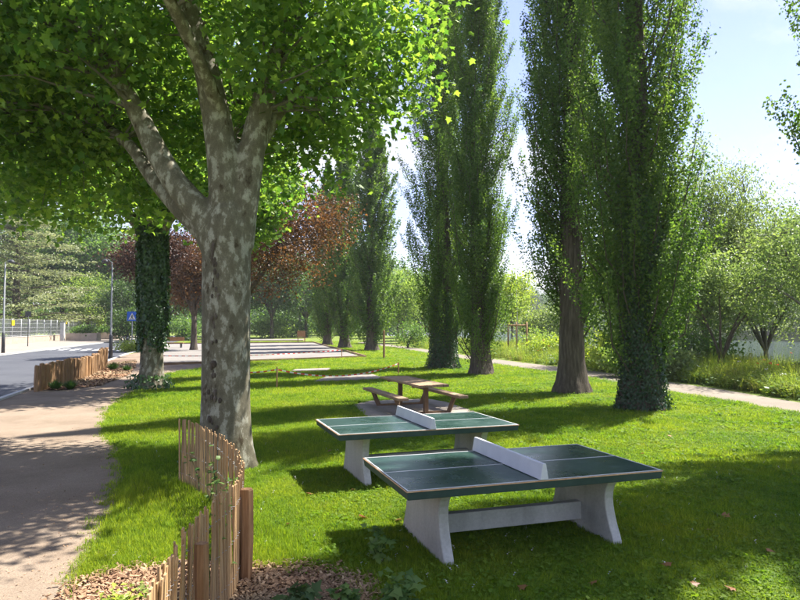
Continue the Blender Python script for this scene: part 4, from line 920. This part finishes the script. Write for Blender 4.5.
def tape(label, pts, sag):
    V_ = []; F_ = []; run = []; L_ = 0; last = None
    for a, b, sg in zip(pts[:-1], pts[1:], sag):
        for j in range(25):
            tt = j / 24; q = Vector(a).lerp(Vector(b), tt); q.z -= sg * 4 * tt * (1 - tt)
            if last is not None: L_ += (q - last).length
            last = q; tw = .5 * math.sin(L_ * 1.7); V_ += [q + Vector((0, .025 * math.sin(tw), .025 * math.cos(tw))), q - Vector((0, .025 * math.sin(tw), .025 * math.cos(tw)))]; run += [L_ / .4] * 2
    n_ = len(V_) // 2; mbx = MB(); mbx.add(V_, [(2*i, 2*i+1, 2*i+3, 2*i+2) for i in range(n_ - 1)]); o = mbx.build('barrier_tape', M['tape']); md = o.modifiers.new('thickness', 'SOLIDIFY'); md.thickness = .001
    at_ = o.data.attributes.new('run', 'FLOAT', 'POINT'); at_.data.foreach_set('value', run); tag(o, label, 'tape', 'red and white barrier tapes')
x0, y0 = gp(236, 385); x9, y9 = gp(180, 360)
tape('red and white tape sagging between two thin stakes across the lawn', [(x0 - 1.0, y0 + 1, .55), (k1.x, k1.y, k1.z - .1), (k2.x, k2.y, k2.z - .08)], [.12, .38])
tape('red and white tape stretched along the near edge of the boules court', [(-13.5, 36.3, .55), (k3.x, k3.y, k3.z - .06)], [.15])
# staked saplings
def staked(u, v, label, hs, wd, seed, leafm, hh):
    x, y = gp(u, v); root = empty('staked_sapling', (x, y, 0), .25, label, 'sapling', 'staked saplings by the riverside path')
    for k in range(3):
        a = k * 2.094 + 1.2; MB().tube([(wd*math.cos(a), wd*math.sin(a), -.1), (wd*math.cos(a), wd*math.sin(a), hs)], [.06, .06], 8).build('stake', M['stake_wood'], root)
        b = a + 2.094; MB().tube([(wd*math.cos(a), wd*math.sin(a), hs - .25), (wd*math.cos(b), wd*math.sin(b), hs - .25)], [.06, .06], 4, smooth=False).build('crossbar', M['stake_wood'], root)
    MB().tube([(0, 0, 0), (.03, 0, hh * .5), (0, .05, hh)], [.04, .03, .012], 6).build('trunk', M['birch'], root)
    g = np.random.default_rng(seed); C = g.normal(size=(26, 3)) * np.array([.45, .45, .7]) + np.array([0, 0, hh * .8]); P, Nn, sz = foliage_from(C, 14, .25, .16, g); add_stuff('crown', leaf_mesh('crown', P, Nn, sz, M[leafm], 'quad', seed), root)
staked(517, 356, 'young tree held by three wooden stakes right of the leafy poplars', 2.55, .78, 501, 'leaf_light', 5.0)
staked(429, 344.5, 'birch sapling with stakes at the bend of the riverside path', 2.4, .9, 502, 'leaf_mid', 6.0)

# chair and benches far off, border log
cx_, cy_ = gp(301.5, 342.5); ch = empty('park_chair', (cx_, cy_, 0), .2, 'small reddish-brown wooden seat at the corner of the boules court', 'seat')
MB().box((0, 0, .65), (1.1, .5, .09)).build('seat', M['post_wood'], ch); MB().box((0, .25, 1.2), (1.1, .08, .8)).build('backrest', M['post_wood'], ch)
for sx_ in (-.45, .45):
    for sy_ in (-.2, .2): MB().box((sx_, sy_, .3), (.09, .09, .62)).build('leg', M['post_wood'], ch)
for k, (u, y, lab) in enumerate(((255, 122, 'long low wooden bench at the far end of the boules court'), (172, 66, 'low wooden bench near the reddish tree trunk'))):
    b = empty('park_bench', ((u - 400) / FOC * y, y, 0), .1, lab, 'bench', 'benches by the boules courts'); w_ = 3.4 - k
    MB().box((0, 0, .5), (w_, .5, .09)).build('seat', M['post_wood'], b); MB().box((0, .28, .9), (w_, .07, .4)).build('backrest', M['post_wood'], b)
    for s_ in (-.4, .4): MB().box((s_ * w_, 0, .23), (.12, .42, .46)).build('leg', M['metal_dark'], b)

# ------------------------------------------------------------------ grass, meadow, chips (nobody could count them)
def blade_tuft(name, nb, h, spread, wdt, mat, seed, curl=.5):
    g = np.random.default_rng(seed); V_ = []; F_ = []; rv = []
    for i in range(nb):
        a = g.random() * 6.283; r_ = spread * math.sqrt(g.random()); b = np.array([r_*math.cos(a), r_*math.sin(a), -.01]); ang = g.random() * 6.283; ti = abs(g.normal()) * curl + .08
        L_ = h * (.55 + .65 * g.random()); d = np.array([math.cos(ang), math.sin(ang), 0]); s_ = np.array([-math.sin(ang), math.cos(ang), 0]) * wdt * (.7 + .6 * g.random())
        p1 = b + np.array([0, 0, L_*.55*math.cos(ti*.5)]) + d * L_*.55*math.sin(ti*.5); p2 = p1 + np.array([0, 0, L_*.5*math.cos(ti*1.5)]) + d * L_*.5*math.sin(ti*1.5)
        k = len(V_); V_ += [b - s_, b + s_, p1 + s_*.75, p1 - s_*.75, p2]; F_ += [(k, k+1, k+2, k+3), (k+3, k+2, k+4)]; rv += [g.random()] * 5
    mbx = MB(); mbx.add(V_, F_); me = mbx.mesh(name, mat); at_ = me.attributes.new('rnd', 'FLOAT', 'POINT'); at_.data.foreach_set('value', rv); return bpy.data.objects.new(name, me)
def leaf_tuft(name, n, h, spread, size, mat, seed):
    g = np.random.default_rng(seed); P = np.stack([g.normal(size=n) * spread, g.normal(size=n) * spread, h * (.3 + .7 * g.random(n))], 1); Nn = g.normal(size=(n, 3)) * .4 + np.array([0, 0, 1])
    return bpy.data.objects.new(name, leaf_mesh(name, P, Nn, size * (.6 + .8 * g.random(n)), mat, 'quad', seed, aspect=.9))
def scatter(name, P, rot, scl, idx, sources, label, cat):
    me = bpy.data.meshes.new(name); n = len(P); me.vertices.add(n); me.vertices.foreach_set('co', P.astype(np.float32).ravel())
    a = me.attributes.new('rot', 'FLOAT_VECTOR', 'POINT'); a.data.foreach_set('vector', rot.astype(np.float32).ravel())
    a = me.attributes.new('scl', 'FLOAT_VECTOR', 'POINT'); a.data.foreach_set('vector', scl.astype(np.float32).ravel())
    a = me.attributes.new('pick', 'INT', 'POINT'); a.data.foreach_set('value', idx.astype(np.int32)); me.update()
    o = bpy.data.objects.new(name, me); link(o); tag(o, label, cat, kind='stuff')
    c = bpy.data.collections.new(name + '_source')
    for i, s in enumerate(sources): s.name = f'{name}_piece_{i:02d}'; c.objects.link(s)
    ng = bpy.data.node_groups.new(name, 'GeometryNodeTree'); ng.interface.new_socket('Geometry', in_out='INPUT', socket_type='NodeSocketGeometry'); ng.interface.new_socket('Geometry', in_out='OUTPUT', socket_type='NodeSocketGeometry')
    gi = ng.nodes.new('NodeGroupInput'); go = ng.nodes.new('NodeGroupOutput'); ip = ng.nodes.new('GeometryNodeInstanceOnPoints'); ci = ng.nodes.new('GeometryNodeCollectionInfo')
    ci.inputs['Collection'].default_value = c; ci.inputs['Separate Children'].default_value = True; ci.inputs['Reset Children'].default_value = True
    ip.inputs['Pick Instance'].default_value = True
    def attr(nm, typ): q = ng.nodes.new('GeometryNodeInputNamedAttribute'); q.data_type = typ; q.inputs['Name'].default_value = nm; return q.outputs['Attribute']
    mtp = ng.nodes.new('GeometryNodeMeshToPoints'); ng.links.new(gi.outputs[0], mtp.inputs['Mesh']); ng.links.new(mtp.outputs[0], ip.inputs['Points'])
    ng.links.new(ci.outputs[0], ip.inputs['Instance']); ng.links.new(attr('pick', 'INT'), ip.inputs['Instance Index'])
    er = ng.nodes.new('FunctionNodeEulerToRotation'); ng.links.new(attr('rot', 'FLOAT_VECTOR'), er.inputs[0]); ng.links.new(er.outputs[0], ip.inputs['Rotation'])
    ng.links.new(attr('scl', 'FLOAT_VECTOR'), ip.inputs['Scale']); ng.links.new(ip.outputs[0], go.inputs[0])
    md = o.modifiers.new('scatter', 'NODES'); md.node_group = ng; return o
def rots(n, g, tilt=.1): return np.stack([g.normal(size=n) * tilt, g.normal(size=n) * tilt, g.random(n) * 6.283], 1)

g = np.random.default_rng(1234)
def wedge(n, r0, r1, p, a0=-44, a1=44):
    """points round the viewpoint, thinning out with distance"""
    p = p - 1e-3; u = g.random(n); r_ = (r0 ** (1 - p) + u * (r1 ** (1 - p) - r0 ** (1 - p))) ** (1 / (1 - p)); th = np.radians(a0 + (a1 - a0) * g.random(n)); return r_ * np.sin(th), r_ * np.cos(th), r_
def grow(poly, d):
    c = np.mean(np.array(poly), 0); return [tuple(np.array(q) + (np.array(q) - c) / max(1e-6, np.linalg.norm(np.array(q) - c)) * d) for q in poly]
def lawn_mask(X, Y, edge_soft=.10):
    j = g.normal(size=len(X)) * edge_soft; j2 = g.normal(size=len(X)) * edge_soft; x, y = X + j, Y + j2
    bad = np.zeros(len(X), bool)
    for pl in (gravel_poly, road_poly, path_poly, court_poly, court2_poly, planter_poly, bed_poly, pave_poly): bad |= inside(pl, x, y)
    for pl in (slab1_poly, slab2_poly, slab3_poly): bad |= inside(pl, X + j * .3, Y + j2 * .3)
    left_of_road = X < np.interp(Y, [p[1] for p in road_near], [p[0] for p in road_near])
    return ~bad & ~left_of_road
lo_a = np.array(lo); hi_a = np.array(hi)
path_hi_x = lambda Y: np.interp(Y, hi_a[:, 1], hi_a[:, 0])
X, Y, Rr = wedge(330000, 2.6, 95, 1.35)
ok = lawn_mask(X, Y) & (X < path_hi_x(Y) - .1); X, Y, Rr = X[ok], Y[ok], Rr[ok]
n = len(X); big_ = 1 + np.clip((Rr - 6) / 14, 0, 3.2)
pn = np.sin(X * 1.1 + 2 * np.sin(Y * .7)) * np.sin(Y * .9 + 1.3 * np.sin(X * .8)) + .35 * g.normal(size=n)
near_edge = inside(wobble(grow([(-3.9, 9.8), (-1.1, 6.6), (-1.0, 5.3), (-1.9, 4.6), (-2.6, 5.2)], .15), .05, .3, 12), X, Y)
hs_ = (.75 + .35 * g.random(n)) * (1 + .22 * pn) * np.where(near_edge, 1.75, 1.0)
scl = np.stack([big_ * (.9 + .3 * g.random(n)), big_ * (.9 + .3 * g.random(n)), np.clip(hs_, .35, 2.2) * (1 + .35 * (big_ - 1))], 1)
clv = (pn < np.where(X > 1.0, -.1, -.5)) & (g.random(n) < np.where((X > .8) & (Y < 7.5), .6, .35)) & ~near_edge & (X > -1.5); idx = np.where(clv, 5 + (g.random(n) * 2).astype(int), (g.random(n) * 5).astype(int)); idx = np.where(g.random(n) < .02, 7, idx); idx = np.where((g.random(n) < .018) & (X > -1.2) & ~near_edge, 8, idx)
tufts = [blade_tuft('t', 15, .068, .05, .0026, M['grass'], 601 + i, .55 + .1 * i) for i in range(5)] + [leaf_tuft('t', 20, .048, .045, .018, M['clover'], 611 + i) for i in range(2)] + [blade_tuft('t', 7, .075, .04, .0022, M['grass_dry'], 620, .6), leaf_tuft('t', 14, .06, .05, .05, M['clover'], 621)]
scatter('lawn_grass', np.stack([X, Y, np.zeros(n)], 1), rots(n, g, .12), scl, idx, tufts, 'short green mown lawn grass around the tables', 'grass')
# white clover heads and daisies
X, Y, Rr = wedge(650, 4, 26, 1.2); ok = lawn_mask(X, Y) & (X < path_hi_x(Y)) & (np.sin(X * .7 + 1) * np.sin(Y * .5) > -.3); X, Y, Rr = X[ok], Y[ok], Rr[ok]; n = len(X)
dais = [leaf_tuft('d', 7, .08, .007, .010, M['petal_white'], 640)]
scatter('clover_blossoms', np.stack([X, Y, np.zeros(n)], 1), rots(n, g, .1), np.ones((n, 3)) * (.7 + .5 * g.random(n))[:, None], np.zeros(n), dais, 'tiny white clover blossoms dotted over the lawn', 'flowers')
# wildflower meadow between path and river
X, Y, Rr = wedge(42000, 9, 90, 1.0, 0, 52); dd = (X - B0.x) * BN.x + (Y - B0.y) * BN.y
ok = (X > path_hi_x(Y) + .25 + .5 * g.random(len(X))) & (dd < 3.0) & lawn_mask(X, Y, .05); X, Y, dd = X[ok], Y[ok], dd[ok]; n = len(X)
Z = np.interp(dd, [a for a, b in HD], [b for a, b in HD]); px_ = X - path_hi_x(Y); hh_ = np.clip(.35 + px_ * .28, .35, 1.0) * (.7 + .6 * g.random(n))
scl = np.stack([1.1 + .6 * g.random(n), 1.1 + .6 * g.random(n), hh_], 1)
md_src = [blade_tuft('m', 22, .95, .14, .007, M['meadow'], 651 + i, .28) for i in range(4)] + [leaf_tuft('m', 46, .8, .12, .075, M['meadow'], 661), leaf_tuft('m', 40, .62, .15, .09, M['leaf_mid'], 662), blade_tuft('m', 14, 1.05, .12, .005, M['grass_dry'], 663, .2)]
scatter('wildflower_meadow', np.stack([X, Y, Z], 1), rots(n, g, .08), scl, (g.random(n) ** 1.2 * 7).astype(int), md_src, 'tall unmown meadow grass between riverside path and river', 'meadow')
sel = g.random(n) < .013; Pm = np.stack([X, Y, Z + hh_ * .92], 1)[sel & (px_ > .6)]; n2 = len(Pm)
pop_src = [leaf_tuft('p', 7, .03, .022, .06, M['petal_red'], 670), leaf_tuft('p', 9, .04, .05, .05, M['petal_white'], 671)]
scatter('meadow_flowers', Pm, rots(n2, g, .3), np.ones((n2, 3)), (g.random(n2) < .4).astype(int), pop_src, 'red poppies and white flowers scattered in the meadow', 'flowers')
# wood chips
def chip(name, sx, sy, seed):
    q = random.Random(seed); mbx = MB(); v = [(x * sx * q.uniform(.7, 1.1), y * sy * q.uniform(.6, 1.2), z * .004 + x * .002) for z in (-1, 1) for x, y in ((-1, -1), (1, -1), (1, 1), (-1, 1))]
    me = mbx.add(v, [(0, 3, 2, 1), (4, 5, 6, 7), (0, 1, 5, 4), (1, 2, 6, 5), (2, 3, 7, 6), (3, 0, 4, 7)]).mesh(name, M['chip']); at_ = me.attributes.new('rnd', 'FLOAT', 'POINT'); at_.data.foreach_set('value', [q.random()] * 8); return bpy.data.objects.new(name, me)
chips = [chip('c', .022 + .005 * i, .011 + .002 * (i % 3), 680 + i) for i in range(6)]
X = g.uniform(-3.4, .4, 44000); Y = g.uniform(2.2, 6.7, 44000); jx = g.normal(size=44000) * .07; ok = inside(bed_poly, X + jx, Y + jx[::-1]); X, Y = X[ok], Y[ok]
X2, Y2 = g.uniform(-17, -10.5, 16000), g.uniform(20.5, 42, 16000); ok = inside(planter_poly, X2, Y2); X2, Y2 = X2[ok], Y2[ok]
n = len(X); n2 = len(X2)
scatter('wood_chips', np.stack([X, Y, .016 + .03 * g.random(n)], 1), rots(n, g, .4), np.ones((n, 3)) * (.35 + .75 * g.random(n) ** 1.6)[:, None], (g.random(n) * 6).astype(int), chips, 'pale wood chip mulch at the foot of the picket fence', 'mulch')
chips2 = [chip('c', .05, .03, 690 + i) for i in range(3)]
scatter('bark_mulch', np.stack([X2, Y2, .03 + .03 * g.random(n2)], 1), rots(n2, g, .4), np.ones((n2, 3)) * (.6 + .7 * g.random(n2))[:, None], (g.random(n2) * 3).astype(int), chips2, 'bark mulch in the staked roadside bed', 'mulch')
# twigs and grit strewn along the footpath edge
X, Y, Rr = wedge(9000, 3.2, 16, 1.0, -42, -5); e_ = np.array(edge); ex = np.interp(Y, e_[:, 1], e_[:, 0]) if np.all(np.diff(e_[:, 1]) > 0) else np.interp(Y, np.sort(e_[:, 1]), e_[np.argsort(e_[:, 1]), 0])
ok = inside(gravel_poly, X, Y) & (g.random(len(X)) < np.exp(-np.abs(X - ex) / .35) + .09); X, Y = X[ok], Y[ok]; n = len(X)
scatter('path_litter', np.stack([X, Y, np.full(n, .012)], 1), rots(n, g, .2), np.ones((n, 3)) * (.25 + .45 * g.random(n))[:, None], (g.random(n) * 3).astype(int), [chip('c', .016, .007, 700 + i) for i in range(3)], 'small bark crumbs strewn along the footpath edge', 'litter')

# fallen leaves, each a thing of its own
FALLEN = ['dry brown leaf on the sunlit grass right of the picket fence', 'dry leaf on the grass below the left end of the farther tennis table', 'dry leaf left of the nearer tennis table corner', 'dry leaf nearest the thick fence post', 'dry leaf beside the left support of the nearer tennis table', 'orange leaf on shaded grass right of the nearer tennis table', 'second orange leaf just below the one right of the nearer table',
          'brown leaf nearest the right edge of the lawn', 'pale dry leaf near the bottom edge on the right', 'dry leaf below the right support of the nearer tennis table', 'dry leaf at the bottom edge below the nearer table beam', 'dry leaf at the bottom edge below the right table support', 'dry leaf on sunlit grass behind the right end of the nearer table', 'dry leaf at the bottom edge right of the nearer table', 'dry leaf on sunlit grass below the ivy-clad poplar', 'dry leaf on shaded grass below the left end of the farther table top']
dl_me = [leaf_mesh('fallen_leaf', np.zeros((1, 3)), np.array([[0, 0, 1.]]), .11, M['dead_leaf'], 'palm', 1, rnd=np.array([q]), tang=np.array([[0, 1., 0]])) for q in (.2, .55, .9)]
for k, (u, v) in enumerate(((311, 495), (353, 491), (364, 518), (290, 525), (398, 521), (722, 517), (705, 531), (765, 552), (725, 589), (662, 565), (520, 588), (590, 583), (640, 455), (690, 585), (668, 437), (330, 452))):
    x, y = gp(u, v); o = bpy.data.objects.new('fallen_leaf', dl_me[k % 3]); link(o); o.location = (x, y, .06); o.rotation_euler = (random.uniform(-.5, .5), random.uniform(-.5, .5), random.uniform(0, 6.28)); o.scale = (random.uniform(.7, 1.1),) * 3
    tag(o, FALLEN[k], 'leaf', 'dry leaves fallen on the lawn')

# ------------------------------------------------------------------ the air over the park: a thin summer haze
m = bpy.data.materials.new('haze'); m.use_nodes = True; t = m.node_tree; t.nodes.clear(); o_ = N(t, 'ShaderNodeOutputMaterial'); pv = N(t, 'ShaderNodeVolumePrincipled')
pv.inputs['Color'].default_value = (.93, .96, 1, 1); pv.inputs['Density'].default_value = .00032; pv.inputs['Anisotropy'].default_value = .3; t.links.new(pv.outputs[0], o_.inputs['Volume'])
hz = MB().box((100, 420, 61.5), (3300, 2500, 131)).build('haze', m); hz.location = (0, 0, 0); tag(hz, 'thin bright summer haze over the park', 'haze', kind='stuff')
